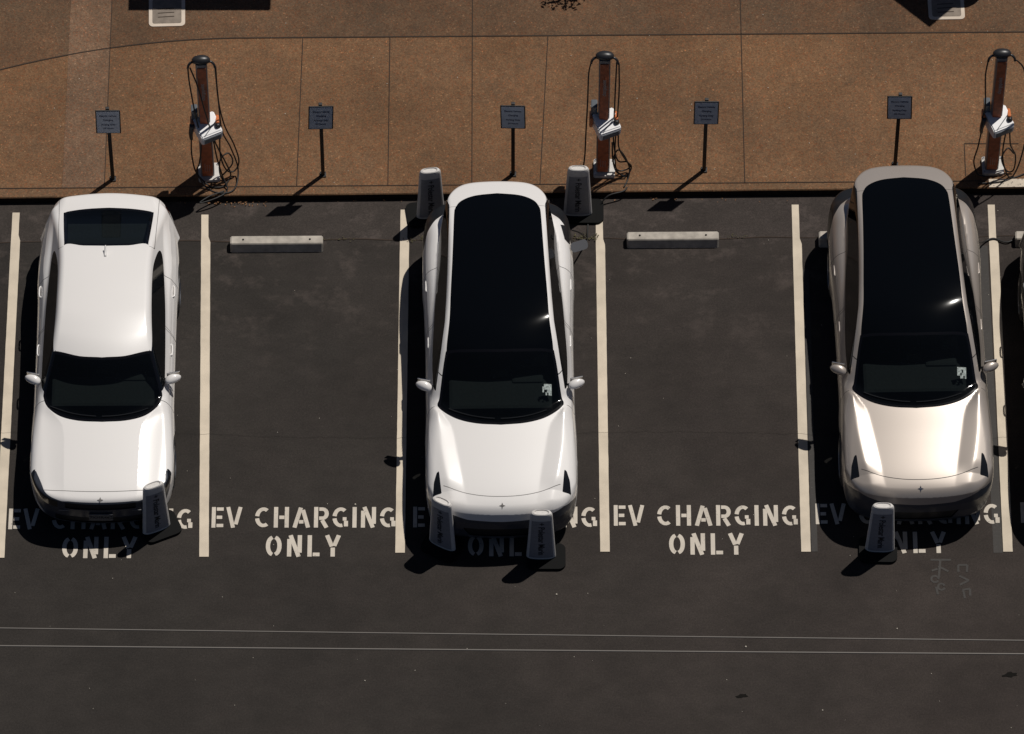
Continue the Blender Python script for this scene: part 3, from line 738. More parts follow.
SED = dict(
    tuck=.05,
    yf=-2.41, yr=2.49, W=.955, fw=.93, wb=(-1.44, 1.33), wr=.345,
    front=(.15, .34), rear=(.12, .30),
    hood=pchip([(-2.5, .60), (-2.41, .69), (-2.36, .745), (-2.24, .785), (-1.9, .845), (-1.19, .94), (-.9, .975), (0, .985), (1.2, 1.01), (1.8, 1.05), (2.25, 1.06), (2.49, 1.01)]),
    wid=pchip([(-2.41, .90), (-2.0, .935), (-1.5, .95), (-.7, .93), (0, .93), (.8, .935), (1.3, .95), (1.7, .93), (2.0, .895), (2.2, .855), (2.45, .80)]),
    prof=pchip([(-1.65, .70), (-1.19, .93), (-.80, 1.20), (-.5, 1.36), (-.2, 1.435), (.2, 1.47), (.6, 1.462), (1.0, 1.425), (1.29, 1.37), (1.7, 1.225), (2.11, 1.085), (2.3, 1.055), (2.49, 1.01)]),
    bow=.42, crown=.09, Xr=pchip([(-1.2, .60), (-.9, .62), (-.4, .635), (.4, .625), (1.3, .59), (1.8, .58), (2.4, .60)]),
    zr=1.36, tum=.47, ghrear=(2.46, .30), ghedge=.05,
    belt=.77, shslope=.24,
    xc=pchip([(-2.3, .47), (-2.1, .48), (-1.5, .49), (-1.3, .515), (-1.1, .64), (-.95, .76)]),
    xp=pchip([(-2.4, .70), (-2.0, .76), (-1.5, .80), (-1.0, .82)]),
    ridge=-.020,
    ws=[(0, -1.235), (.3, -1.215), (.55, -1.14), (.72, -1.0), (.775, -.86), (.77, -.76), (.66, -.42), (.63, -.36), (.3, -.47), (0, -.50)],
    roof=[(0, -.60), (.3, -.60), (.6, -.45), (.612, -.30), (.60, .4), (.585, .9), (.56, 1.345), (.3, 1.315), (0, 1.30)],
    rw=[(0, 1.30), (.3, 1.315), (.545, 1.345), (.56, 1.40), (.60, 2.02), (.585, 2.075), (.5, 2.10), (.3, 2.125), (0, 2.14)],
    dlo=[(-.93, .985), (-.7, 1.16), (-.42, 1.285), (0, 1.345), (.5, 1.355), (.95, 1.31), (1.25, 1.21), (1.40, 1.12), (1.36, 1.05), (1.1, 1.015), (.5, 1.0), (-.3, .99)],
)
def F_body(P, X, Y, Z):
    ax = np.sqrt(X*X + 1e-6)
    # lower body
    wid = P['wid'](Y)
    inset = np.interp(Z, [.15, .25, .40, .55, .68, .80, .92, 1.02, 1.2], [.085, .045, .012, .0, .004, .02, .055, .115, .26])
    inset = inset + P.get('tuck', 0) * sstep(.62, 1.02, Z)
    # concave flank between the wheels
    fl = np.exp(-((Z-.45)/.14)**2) * .02 * sstep(-1.1, -.8, Y) * (1 - sstep(.85, 1.1, Y))
    Fs = ax - (wid - inset - fl)
    t = ax / P['fw']
    yfr = P['yf'] + P['front'][0]*t**2 + P['front'][1]*t**8
    rake = np.interp(Z, [.15, .3, .45, .60, .75, .9], [.09, .02, .0, .0, .03, .10])
    Ff = yfr + rake - Y
    yre = P['yr'] - P['rear'][0]*t**2 - P['rear'][1]*t**8
    Fr = Y - (yre - np.interp(Z, [.2, .4, .7, .9, 1.1], [.08, .0, .0, .03, .08]))
    H = P['hood'](Y) - .055*ax**2*(1 - .5*sstep(-1.2, -.6, Y))
    fade = sstep(-2.36, -2.05, Y) * (1 - sstep(-1.12, -.9, Y))
    fade = np.maximum(fade, .35*sstep(-2.5, -2.36, Y)*(1 - sstep(-1.12, -.9, Y)))
    xc = P['xc'](Y); xp = P['xp'](Y)
    s = (ax-xc)/np.maximum(xp-xc, .05)
    if P['ridge'] > 0:
        sp = lambda q: .5*(q + np.sqrt(q*q + .004))
        r = P['ridge']*(sp(s) - sp(s-1))
    else:
        r = P['ridge']*np.sin(math.pi*np.clip(s*.62, 0, 1))*1.0
    H = H + fade*r
    out = np.where(Y < -1.0, xp, P['belt'])
    out = xp*(1-sstep(-1.15, -.9, Y)) + P['belt']*sstep(-1.15, -.9, Y)
    q_ = ax - out; H = H - .5*(q_ + np.sqrt(q_*q_ + .0012))*P['shslope']
    Ft = Z - H
    k = .075
    L = smax(smax(Fs, Ft, k), smax(Ff, Fr, .05), .055)
    L = smax(L, .19 - Z, .03)
    # greenhouse
    yy = Y - P['bow']*np.clip(ax, 0, 1)**2*(1 - sstep(-.3, .6, Y))
    Fg = Z - (P['prof'](yy) - P['crown']*ax**2 - .03*ax**4)
    Fq = ax - (P['Xr'](Y) + P['tum']*(P['zr']-Z))
    Fe = Y - (P['ghrear'][0] - P['ghrear'][1]*ax**2 - (P['ghrear'][2] if len(P['ghrear']) > 2 else .25)*ax**6)
    G = smax(smax(Fg*.85, Fq*.93, P['ghedge']), Fe, .09)
    G = smax(G, (.86 - .30*sstep(1.5, 2.1, Y)) - Z, .02)
    return smin(L, G, .022)

def poly_sd(poly, U, V):
    """signed distance (negative inside) to a closed polygon"""
    n = len(poly); d = np.full(U.shape, 1e9); ins = np.zeros(U.shape, bool)
    for i in range(n):
        (x0, y0), (x1, y1) = poly[i], poly[(i+1) % n]
        ex, ey = x1-x0, y1-y0; wx, wy = U-x0, V-y0
        t = np.clip((wx*ex+wy*ey)/(ex*ex+ey*ey+1e-12), 0, 1)
        d = np.minimum(d, np.hypot(wx-ex*t, wy-ey*t))
        c = ((y0 > V) != (y1 > V)) & (U < (x1-x0)*(V-y0)/((y1-y0) if y1 != y0 else 1e-9) + x0)
        ins ^= c
    return np.where(ins, -d, d)
def smooth_poly(pts, n=5, closed=True):
    P = [Vector((p[0], p[1], 0)) for p in pts]
    if closed:
        Q = P[-1:] + P + P[:2]; out = []
        for i in range(1, len(Q)-2):
            for k in range(n):
                t = k/n
                v = .5*((2*Q[i]) + (Q[i+1]-Q[i-1])*t + (2*Q[i-1]-5*Q[i]+4*Q[i+1]-Q[i+2])*t*t + (3*Q[i]-Q[i-1]-3*Q[i+1]+Q[i+2])*t**3)
                out.append((v.x, v.y))
        return out
    return [(v.x, v.y) for v in catmull(pts, n)]
def mirror_open(pts, n=5):           # outline over x >= 0 smoothed on its own, closed across the centre line
    sm = [(v.x, v.y) for v in catmull([(x, y, 0) for x, y in pts], n)]
    return sm + [(-.5, sm[-1][1]), (-.5, sm[0][1])]

class CutMesh:
    def __init__(s, V, Fc, lab): s.V = [tuple(v) for v in V]; s.F = Fc; s.L = lab
    def cut(s, fn, allowed, new, minus=True):
        A = np.array(s.V); f = fn(A[:, 0], A[:, 1], A[:, 2]).astype(float)
        f[np.abs(f) < 6e-4] = 0.; f = list(f); cache = {}; F2 = []; L2 = []
        for face, lab in zip(s.F, s.L):
            if lab not in allowed: F2.append(face); L2.append(lab); continue
            fv = [f[i] for i in face]
            if max(fv) <= 0 and min(fv) >= 0:
                c_ = A[[i for i in face if i < len(A)]].mean(0)
                F2.append(face); L2.append(new if float(np.ravel(fn(c_[0:1], c_[1:2], c_[2:3]))[0]) < 0 else lab); continue
            if min(fv) >= 0: F2.append(face); L2.append(lab); continue
            if max(fv) <= 0: F2.append(face); L2.append(new); continue
            neg = []; pos = []
            n = len(face)
            for k in range(n):
                i, j = face[k], face[(k+1) % n]; a, b = f[i], f[j]
                if a <= 0: neg.append(i)
                if a >= 0: pos.append(i)
                if a*b < 0:
                    key = (min(i, j), max(i, j))
                    if key not in cache:
                        t = a/(a-b); vi, vj = s.V[i], s.V[j]
                        s.V.append(tuple(vi[q] + (vj[q]-vi[q])*t for q in range(3))); f.append(0.); cache[key] = len(s.V)-1
                    c = cache[key]; neg.append(c); pos.append(c)
            if len(neg) >= 3: F2.append(tuple(neg)); L2.append(new)
            if len(pos) >= 3: F2.append(tuple(pos)); L2.append(lab)
        s.F = F2; s.L = L2

def car_surface(P):
    nu = 230; n = 150
    # stations, denser at both ends
    u = np.linspace(0, 1, nu); ys = P['yf'] + (P['yr']-P['yf'])*(u + .0) 
    e = .10*np.sin(2*math.pi*u)/(2*math.pi)*-1.0
    ys = P['yf'] + .0 + (P['yr']-P['yf'])*(u - .85*np.sin(2*math.pi*u)/(2*math.pi))
    ys = np.clip(ys, P['yf'] + .002, P['yr'] - .002)
    # ray directions toward the points of a half rectangle round the section
    tgt = []
    W_, z0, z1 = 1.0, .15, 1.5
    per = [(0, z0), (W_, z0), (W_, 1.0), (.72, z1), (0, z1)]
    seg = [math.dist(per[i], per[i+1])*w for i, w in enumerate((.25, 1.15, 1.0, 1.1))]; tot = sum(seg)
    for k in range(n):
        q = tot*k/(n-1); i = 0
        while i < 3 and q > seg[i]: q -= seg[i]; i += 1
        t = min(1, q/seg[i]); tgt.append((per[i][0] + (per[i+1][0]-per[i][0])*t, per[i][1] + (per[i+1][1]-per[i][1])*t))
    tgt = np.array(tgt); zc = .52
    V = []
    D = np.stack([tgt[:, 0], tgt[:, 1]-zc], 1); D /= np.linalg.norm(D, axis=1)[:, None]
    Yg = np.repeat(ys[:, None], n, 1); DX = np.repeat(D[None, :, 0], nu, 0); DZ = np.repeat(D[None, :, 1], nu, 0)
    # march out to the first crossing, then bisect
    lo = np.zeros_like(Yg); hi = np.zeros_like(Yg); done = np.zeros(Yg.shape, bool)
    step = .02; r = 0.
    for k in range(80):
        r2 = r + step; v = F_body(P, DX*r2, Yg, zc + DZ*r2)
        hit = (v > 0) & ~done
        lo = np.where(hit, r, lo); hi = np.where(hit, r2, hi); done |= hit; r = r2
    for k in range(14):
        m = (lo+hi)/2; v = F_body(P, DX*m, Yg, zc + DZ*m); lo = np.where(v <= 0, m, lo); hi = np.where(v > 0, m, hi)
    rr = (lo+hi)/2
    X = DX*rr; Z = zc + DZ*rr; X[:, 0] = 0; X[:, -1] = 0
    V = np.stack([X, Yg, Z], -1).reshape(-1, 3)
    Fc = []
    for j in range(nu-1):
        for i in range(n-1):
            a = j*n+i; Fc.append((a, a+1, a+n+1, a+n))
    # end caps
    c0 = len(V); V = np.vstack([V, [[0, P['yf'] - .0, zc]], [[0, P['yr'], zc]]])
    for i in range(n-1):
        Fc.append((c0, i+1, i)); Fc.append((c0+1, (nu-1)*n+i, (nu-1)*n+i+1))
    Fc = [tuple(reversed(f)) for f in Fc]
    return V, Fc

def build_shell(P, kind):
    V, Fc = car_surface(P)
    cm = CutMesh(V, Fc, ['body']*len(Fc))
    paint = ('body',)
    far = 9.
    def top(x, y, z): return z > .9
    # wheel openings
    for yw in P['wb']:
        cm.cut(lambda x, y, z: np.where((np.abs(x) > .55), np.hypot(y-yw, z-P['wr']) - (P['wr']+.035), far), paint, 'arch')
    wsP = mirror_open(P['ws']); roofP = mirror_open(P['roof'])
    gh = lambda x, y, z: np.where(z > np.where(y < -.3, .80, 1.02), 0, far)
    cm.cut(lambda x, y, z: poly_sd(wsP, np.abs(x), y) + gh(x, y, z), paint, 'frit_w')
    cm.cut(lambda x, y, z: poly_sd(wsP, np.abs(x), y + .0) + .035 + .035*(y < -.9)*0 + gh(x, y, z), ('frit_w',), 'windscreen')
    cm.cut(lambda x, y, z: poly_sd(roofP, np.abs(x), y) + gh(x, y, z), paint, 'roof')
    if 'rw' in P:
        rwP = mirror_open(P['rw'], 6)
        cm.cut(lambda x, y, z: poly_sd(rwP, np.abs(x), y) + gh(x, y, z), paint, 'frit_r')
        cm.cut(lambda x, y, z: poly_sd(rwP, np.abs(x), y) + .04 + gh(x, y, z), ('frit_r',), 'rear_window')
    dl = smooth_poly(P['dlo'], 5)
    sidez = lambda x: np.where(np.abs(x) > .5, 0, far)
    if kind == 'suv': rail = lambda y: np.interp(y, [-1.1, -1.0, -.88, -.45, 0, .4, .9, 1.4, 1.8, 2.2], [.895, .885, .862, .782, .715, .692, .67, .652, .638, .63])
    else: rail = lambda y: y*0
    cm.cut(lambda x, y, z: np.maximum(poly_sd(dl, y, z), rail(y) - np.abs(x)) + sidez(x), paint, 'frit_s')
    bp = .28 if kind == 'suv' else .22       # B pillar
    def sdw(x, y, z): return np.maximum(poly_sd(dl, y, z), rail(y) - np.abs(x)) + .018
    cm.cut(lambda x, y, z: np.maximum(sdw(x, y, z), y - (bp-.03)), ('frit_s',), 'window_f')
    rp = 1.28 if kind == 'suv' else 1.5
    cm.cut(lambda x, y, z: np.maximum(np.maximum(sdw(x, y, z), (bp+.03) - y), y - rp), ('frit_s',), 'window_r')
    if kind == 'suv':
        cm.cut(lambda x, y, z: np.maximum(sdw(x, y, z), rp + .04 - y), ('frit_s',), 'window_q')
    else:                                     # black A pillar joins windscreen and side glass
        cm.cut(lambda x, y, z: np.maximum(np.maximum(np.maximum(-.92 - y, y + .36 + .6*(np.abs(x)-.63)), .985 - z), .56 - np.abs(x)), paint, 'frit_w')
    # front fascia
    if kind == 'suv':
        zf = lambda x: np.interp(np.abs(x), [0, .45, .62, .80, .90, 1.0], [.635, .65, .69, .73, .69, .60])
        cm.cut(lambda x, y, z: np.maximum(np.maximum(z - zf(x), y + 2.16 + .25*(.6-z)), np.where(y > -1.9, 9, -9)), paint, 'bumper')
        lamp = [(.815, -1.96), (.845, -1.97), (.885, -2.10), (.90, -2.26), (.785, -2.25), (.80, -2.12)]
        cm.cut(lambda x, y, z: np.maximum(poly_sd(lamp, np.abs(x), y), .55 - z), paint + ('bumper',), 'headlamp')
        cm.cut(lambda x, y, z: np.maximum(np.maximum(np.abs(x) - .52 + (.5-z)*.5, np.abs(z - .40) - .085), y + 2.1), ('bumper',), 'grille')
    else:
        zf = lambda x: np.interp(np.abs(x), [0, .42, .50, .66, .80, .95], [.725, .725, .715, .735, .765, .79])
        cm.cut(lambda x, y, z: np.maximum(z - zf(x), y + 1.93 + (.72-z)*.75), paint, 'bumper')
        lamp = [(-2.40, .60), (-2.36, .705), (-2.2, .715), (-2.0, .745), (-1.86, .775), (-1.90, .72), (-2.1, .64), (-2.3, .60)]
        cm.cut(lambda x, y, z: np.maximum(poly_sd(lamp, y, z), .56 - np.abs(x)), paint + ('bumper',), 'headlamp')
        cm.cut(lambda x, y, z: np.maximum(np.maximum(np.abs(x) - .46, np.abs(z - .655) - .045), y + 2.1), ('bumper',), 'grille')
        cm.cut(lambda x, y, z: np.maximum(np.maximum(np.abs(x) - .60, np.abs(z - .36) - .075), y + 2.1), ('bumper',), 'grille')
    # rear bumper and lamps
    if kind == 'suv':
        cm.cut(lambda x, y, z: np.maximum(np.interp(np.abs(x), [.6, .7, .82, .93, 1.0, 1.1], [2.34, 2.22, 2.06, 1.88, 1.66, 1.3]) - y, z - 1.09), paint, 'rear_bumper')
    else:
        cm.cut(lambda x, y, z: np.maximum(2.25 - (np.abs(x)-.7)*.9 - y, np.abs(z - .86) - .05), paint, 'tail_lamp')
        cm.cut(lambda x, y, z: np.maximum(2.0 - y, z - .48), paint, 'rear_bumper')
    cm.cut(lambda x, y, z: z - .31, paint + ('rear_bumper',), 'sill')
    # edges laid along the bonnet creases so that they shade cleanly
    zone = lambda y: np.where((y > -2.5) & (y < -.95), 0, far)
    for off in (-.028, 0., .028):
        cm.cut(lambda x, y, z: np.where(zone(y) > 1, far, np.where(z > .7, np.abs(x) - P['xc'](y) - off, far)), paint, 'body')
        if kind == 'suv': cm.cut(lambda x, y, z: np.where(zone(y) > 1, far, np.where(z > .7, np.abs(x) - P['xp'](y) - off, far)), paint, 'body')
    # shut lines
    g = .0045
    seam_h = -2.33 if kind == 'suv' else -2.235
    hf = (lambda x: seam_h + .10*(np.abs(x)/.6)**2.2) if kind == 'suv' else (lambda x: seam_h + .035*(np.abs(x)/.6)**2)
    ho = (lambda y: np.interp(y, [-2.4, -2.2, -1.7, -1.05, -.95], [.70, .76, .845, .875, .86])) if kind == 'suv' else (lambda y: np.interp(y, [-2.3, -2.0, -1.5, -1.0, -.9], [.72, .785, .835, .84, .82]))
    hoodf = lambda x, y, z: np.maximum(np.maximum(np.abs(x) - ho(y), hf(x) - y), np.maximum(y + .98, .6 - z))
    for sg in (1, -1): cm.cut(lambda x, y, z: np.where((z > .6) & (y < -1.9), y - hf(x) - sg*g, far), paint, 'body')
    cm.cut(lambda x, y, z: np.maximum(np.maximum(np.abs(y - hf(x)) - g, np.abs(x) - ho(y)), .6 - z), paint, 'gap')
    cm.cut(lambda x, y, z: hoodf(x, y, z), paint, 'hood')
    d0, d1, d2 = (-1.02, bp, 1.20) if kind == 'suv' else (-.93, bp, 1.08)
    zt = 1.10 if kind == 'suv' else 1.02
    wy = P['wb'][1]; wR = P['wr'] + .09
    def door(x, y, z, a, b):
        q = np.maximum(np.maximum(a + .1*np.clip(z-.7, 0, 1) - y, y - b), .34 - z)
        q = np.maximum(q, -(np.hypot(y-wy, z-P['wr']) - wR))
        q = np.maximum(q, z - zt - (.10 if kind == 'suv' else .06))
        return np.maximum(q, .6 - np.abs(x))
    for nm, a, b in (('door_f', d0, d1), ('door_r', d1 + .004, d2)):
        cm.cut(lambda x, y, z: door(x, y, z, a, b), paint, 'gapd')
        cm.cut(lambda x, y, z: door(x, y, z, a, b) + .008, ('gapd',), nm)
    # boot / tailgate line
    if kind == 'sed':
        tg = lambda x, y, z: np.maximum(np.abs(x) - (.66 + .03*(y-2.0)), np.maximum(1.32 - y, .62 - z))
        cm.cut(lambda x, y, z: tg(x, y, z) - .003, paint, 'gap'); cm.cut(lambda x, y, z: tg(x, y, z) + .004, ('gap',), 'tailgate')
    else:
        tg = lambda x, y, z: np.maximum(np.abs(x) - .655, np.maximum(1.94 - y, .62 - z))
        cm.cut(lambda x, y, z: tg(x, y, z) - .003, paint, 'gap'); cm.cut(lambda x, y, z: tg(x, y, z) + .004, ('gap',), 'tailgate')
        cm.cut(lambda x, y, z: np.abs(y - 1.62) - .004, ('roof',), 'gapr')
    # fuel / charge flap port on the rear right quarter is cut later by side
    V = np.array(cm.V); e = 4e-4
    f = lambda dx, dy, dz: F_body(P, V[:, 0]+dx, V[:, 1]+dy, V[:, 2]+dz)
    N = np.stack([f(e, 0, 0)-f(-e, 0, 0), f(0, e, 0)-f(0, -e, 0), f(0, 0, e)-f(0, 0, -e)], 1)
    N /= np.linalg.norm(N, axis=1)[:, None] + 1e-12
    N[np.abs(V[:, 0]) < 1e-5, 0] = 0
    return V, cm.F, cm.L, N

def part_mesh(name, V, F_, L_, N, labels, sides=(1, -1), matidx=None, inset=0.):
    verts = []; norms = []; faces = []; mi = []
    for sd in sides:
        mp = {}
        for face, lab in zip(F_, L_):
            if lab not in labels: continue
            idx = []
            for i in face:
                if i not in mp:
                    mp[i] = len(verts); v = V[i] - N[i]*inset
                    verts.append((v[0]*sd, v[1], v[2])); norms.append((N[i][0]*sd, N[i][1], N[i][2]))
                idx.append(mp[i])
            faces.append(idx if sd > 0 else idx[::-1]); mi.append((matidx or {}).get(lab, 0))
    me = bpy.data.meshes.new(name); me.from_pydata(verts, [], faces); me.update()
    me.polygons.foreach_set('material_index', mi)
    me.shade_smooth()
    me.normals_split_custom_set_from_vertices([tuple(n / (np.linalg.norm(n)+1e-9)) for n in np.array(norms)])
    return me

def wheel_parts(P, x, y, side, parent):
    r = P['wr']; w = .235
    m = Matrix.Translation((x, y, r)) @ Matrix.Rotation(R(90*side), 4, 'Y')
    bm = bmesh.new()
    lathe(bm, [(r*.68, -w/2+.01), (r*.80, -w/2), (r*.94, -w/2+.012), (r*.995, -w/2+.035), (r, 0), (r*.995, w/2-.035), (r*.94, w/2-.012), (r*.80, w/2), (r*.68, w/2-.01)], 40, m)
    ty = obj('wheel', bm, M['tyre'], parent, True)
    bm = bmesh.new()
    lathe(bm, [(.01, w/2-.05), (r*.14, w/2-.02), (r*.16, w/2-.045), (r*.2, w/2-.08), (r*.62, w/2-.08), (r*.66, w/2-.02), (r*.70, w/2+.004), (r*.70, w/2-.03), (r*.6, -.05)], 40, m)
    for k in range(5):
        a = 2*math.pi*k/5
        for da in (-.10, .10):
            box(bm, m @ Vector((r*.40*math.cos(a+da), r*.40*math.sin(a+da), w/2-.03)), (r*.52, .028, .03), (m.to_3x3() @ Matrix.Rotation(a+da, 3, 'Z')))
    obj('rim', bm, M['rim'], ty)

def mirror_part(x, y, z, side, paint, parent):
    # painted cap, dark lower half and stalk
    bm = bmesh.new(); r = bmesh.ops.create_uvsphere(bm, u_segments=20, v_segments=12, radius=1.)
    for v in bm.verts:
        c = v.co; k = 1. if c.y < 0 else .45
        v.co = Vector((c.x*.105*side*(1 - .18*c.y), c.y*.085*k*(1 - .25*c.x), c.z*.066)) 
        v.co.y += -.25*v.co.x*side*0 + abs(v.co.x)*0
        v.co.y += .22*(v.co.x*side)
    bmesh.ops.translate(bm, vec=(x + side*.10, y, z), verts=bm.verts[:])
    o = obj('mirror', bm, paint, parent, True)
    bm = bmesh.new(); box(bm, (x + side*.10, y+.055, z-.005), (.17, .012, .10), Matrix.Rotation(.22*side, 3, 'Z'), .004); obj('mirror_glass', bm, M['chrome'], o)
    bm = bmesh.new(); tube(bm, [Vector((x - side*.05, y+.02, z-.08)), Vector((x + side*.02, y+.01, z-.065)), Vector((x + side*.08, y, z-.04))], .028, 8); obj('stalk', bm, M['trim'], o, True)
    return o

CACHE = {}
def make_car(kind, P, paint, loc, rz, label, group, bodymat_gap, port=False, sticker=False):
    if kind not in CACHE: CACHE[kind] = build_shell(P, kind)
    V, F_, L_, N = CACHE[kind]
    if port:                               # open charge port: cut a dark recess on the right rear quarter
        pass
    t = empty('parked_car', loc, rz, label, 'car', group)
    if kind == 'suv': t.scale = (1, 1, 1.09)
    A = (V, F_, L_, N)
    def part(name, labels, mats, sides=(1, -1), mi=None, parent=t, inset=0.):
        me = part_mesh(name, *A, labels, sides, mi, inset)
        return link(name, me, mats, parent)
    part('body', ('body', 'gap', 'gapd', 'sill'), [paint, bodymat_gap, M['gapdark'], M['trim']], mi={'gap': 1, 'gapd': 2, 'sill': 3})
    hd = part('hood', ('hood',), [paint])
    ws = part('windscreen', ('windscreen', 'frit_w'), [M['ws'], M['frit']], mi={'frit_w': 1})
    if kind == 'suv':
        o = part('glass_roof', ('roof', 'gapr'), [M['roofglass'], M['lamp']], mi={'gapr': 1}); o['label'] = 'dark glass roof reaching back to the tail'
    else:
        part('roof', ('roof',), [paint])
        part('rear_window', ('rear_window', 'frit_r'), [M['ws'], M['frit']], mi={'frit_r': 1})
        for sd in (1, -1): part('tail_light', ('tail_lamp',), [M['tail']], (sd,))
    part('tailgate', ('tailgate',), [paint])
    bu = part('bumper', ('bumper',), [M['fascia']])
    part('grille', ('grille',), [M['trim']], inset=.012, parent=bu)
    part('rear_bumper', ('rear_bumper',), [M['trim']])
    for sd in (1, -1):
        part('headlight', ('headlamp',), [M['lamp']], (sd,))
        for dn, wn in (('door_f', 'window_f'), ('door_r', 'window_r')):
            d = part('door', (dn,), [paint], (sd,))
            part('side_window', (wn,), [M['sg']], (sd,), parent=d)
            # handle
            dy = (-.02, .93) if kind == 'sed' else (.10, 1.02)
            yy = dy[0] if dn == 'door_f' else dy[1]
            zz = .84 if kind == 'sed' else .90
            xw = float(P['wid'](yy)) - P.get('tuck', 0)*.55 - float(np.interp(zz, [.68, .80, .92, 1.02], [.004, .02, .055, .115]))
            bm = bmesh.new(); 
            k_ = .020 if kind == 'sed' else .001
            tube(bm, catmull([(sd*(xw-.02), yy-.09, zz), (sd*(xw+k_*.7), yy-.075, zz+.002), (sd*(xw+k_), yy, zz+.004), (sd*(xw+k_*.7), yy+.075, zz+.002), (sd*(xw-.02), yy+.09, zz)], 5), .011, 8)
            obj('handle', bm, paint if kind == 'sed' else M['gapdark'] if False else paint, d, True)
        part('window_trim', ('frit_s',) + (('window_q',) if kind == 'suv' else ()), [M['frit'], M['sg']], (sd,), mi={'window_q': 1})
        mirror_part(sd*(.90 if kind == 'suv' else .82), -.72 if kind == 'suv' else -.60, 1.10 if kind == 'suv' else 1.03, sd, paint, t)
        for yw in P['wb']: wheel_parts(P, sd*(P['W']-.135), yw, sd, t)
    # wheel housings, floor
    bm = bmesh.new()
    for yw in P['wb']:
        for sd in (1, -1):
            m = Matrix.Translation((sd*.72, yw, P['wr'])) @ Matrix.Rotation(R(90*sd), 4, 'Y')
            n = 24; r_ = P['wr'] + .03
            for k in range(n):
                a0, a1 = 2*math.pi*k/n, 2*math.pi*(k+1)/n
                q = [m @ Vector((r_*math.cos(a0), r_*math.sin(a0), -.14)), m @ Vector((r_*math.cos(a1), r_*math.sin(a1), -.14)), m @ Vector((r_*math.cos(a1), r_*math.sin(a1), .20)), m @ Vector((r_*math.cos(a0), r_*math.sin(a0), .20))]
                bm.faces.new([bm.verts.new(v) for v in q])
                bm.faces.new([bm.verts.new(v) for v in (q[0], q[1], m @ Vector((0, 0, -.14)))])
    obj('wheel_housing', bm, M['trim'], t)
    bm = bmesh.new(); box(bm, (0, .1, .36), (1.5, 3.2, .05)); obj('cabin_floor', bm, M['seat'], t)
    # cabin
    wy = -.86 if kind == 'suv' else -.80
    dz = .93 if kind == 'suv' else .86
    bm = bmesh.new(); box(bm, (0, wy+.06, dz), (1.36, .46, .16), Matrix.Rotation(R(4), 3, 'X'), .05); box(bm, (-.36*-1, wy+.27, dz+.07), (.42, .14, .10), None, .04)
    box(bm, (0, wy+.32, dz-.25), (.30, .6, .35), None, .05); da = obj('dashboard', bm, M['dash'], t)
    bm = bmesh.new(); box(bm, (0, wy+.30, dz+.09), (.20, .02, .28), Matrix.Rotation(R(-20), 3, 'X'), .006); obj('screen', bm, M['frit'], da)
    bm = bmesh.new()
    mm = Matrix.Translation((.38, wy+.42, dz+.02)) @ Matrix.Rotation(R(68), 4, 'X')
    ring = [mm @ Vector((.18*math.cos(2*math.pi*k/24), .18*math.sin(2*math.pi*k/24), 0)) for k in range(25)]
    tube(bm, ring, .015, 6); box(bm, mm @ Vector((0, 0, 0)), (.34, .05, .03), mm.to_3x3(), .01); obj('steering_wheel', bm, M['trim'], t)
    for sx in (-.38, .38):
        bm = bmesh.new(); box(bm, (sx, .12, .62), (.52, .52, .16), None, .05)
        box(bm, (sx, .40, .90), (.50, .14, .62), Matrix.Rotation(R(-16), 3, 'X'), .05)
        box(bm, (sx, .50, 1.24), (.27, .10, .17), Matrix.Rotation(R(-12), 3, 'X'), .04); obj('seat', bm, M['seat'], t)
    bm = bmesh.new(); box(bm, (0, 1.0, .62), (1.3, .5, .16), None, .05); box(bm, (0, 1.32, .88), (1.3, .14, .5), Matrix.Rotation(R(-20), 3, 'X'), .05)
    for sx in (-.42, 0, .42): box(bm, (sx, 1.42, 1.13 if kind == 'sed' else 1.16), (.24, .09, .12), None, .03)
    obj('rear_bench', bm, M['seat'], t)
    if kind == 'sed':
        bm = bmesh.new(); box(bm, (0, 1.75, .93), (1.1, .45, .03), None, .01); obj('parcel_shelf', bm, M['dash'], t)
        bm = bmesh.new(); tube(bm, catmull([(0, 1.10, 1.405), (0, 1.17, 1.43), (.0, 1.22, 1.465), (0, 1.235, 1.47)], 5), lambda u: .020 - .014*u, 8); obj('antenna', bm, paint, t, True)
        bm = bmesh.new(); box(bm, (0, -2.425, .47), (.31, .015, .14), None, .003); pl = obj('number_plate', bm, M['plate'], bu)
        me = text_mesh('7XHR462', .075, .001); me.transform(Matrix.Translation((0, -2.4335, .47)) @ Matrix.Rotation(R(90), 4, 'X')); link('lettering', me, M['gapdark'], pl)
        bm = bmesh.new(); box(bm, (0, -2.375, .565), (1.1, .012, .012), None, .003); obj('bumper_strip', bm, M['chgrey'], bu)
    # nose emblem
    ey = -2.345 if kind == 'sed' else -2.45
    ez = float(P['hood'](ey)) + .0
    # drop it onto the surface
    for k in range(200):
        if F_body(P, np.array([0.]), np.array([ey]), np.array([ez]))[0] > 0: ez -= .001
    bm = bmesh.new(); tilt = Matrix.Translation((0, ey, ez + .004)) @ Matrix.Rotation(R(28 if kind == 'suv' else 22), 4, 'X')
    s = .042
    for a in range(4):
        m2 = tilt @ Matrix.Rotation(R(90*a), 4, 'Z')
        vs = [bm.verts.new(m2 @ Vector(p)) for p in ((.008, 0, .002), (.011, .011, .0), (.0, s, .001), (-.011, .011, 0), (-.008, 0, .002))]
        bm.faces.new(vs)
    obj('emblem', bm, M['chrome'] if paint == M['champ'] else M['gap'], hd)
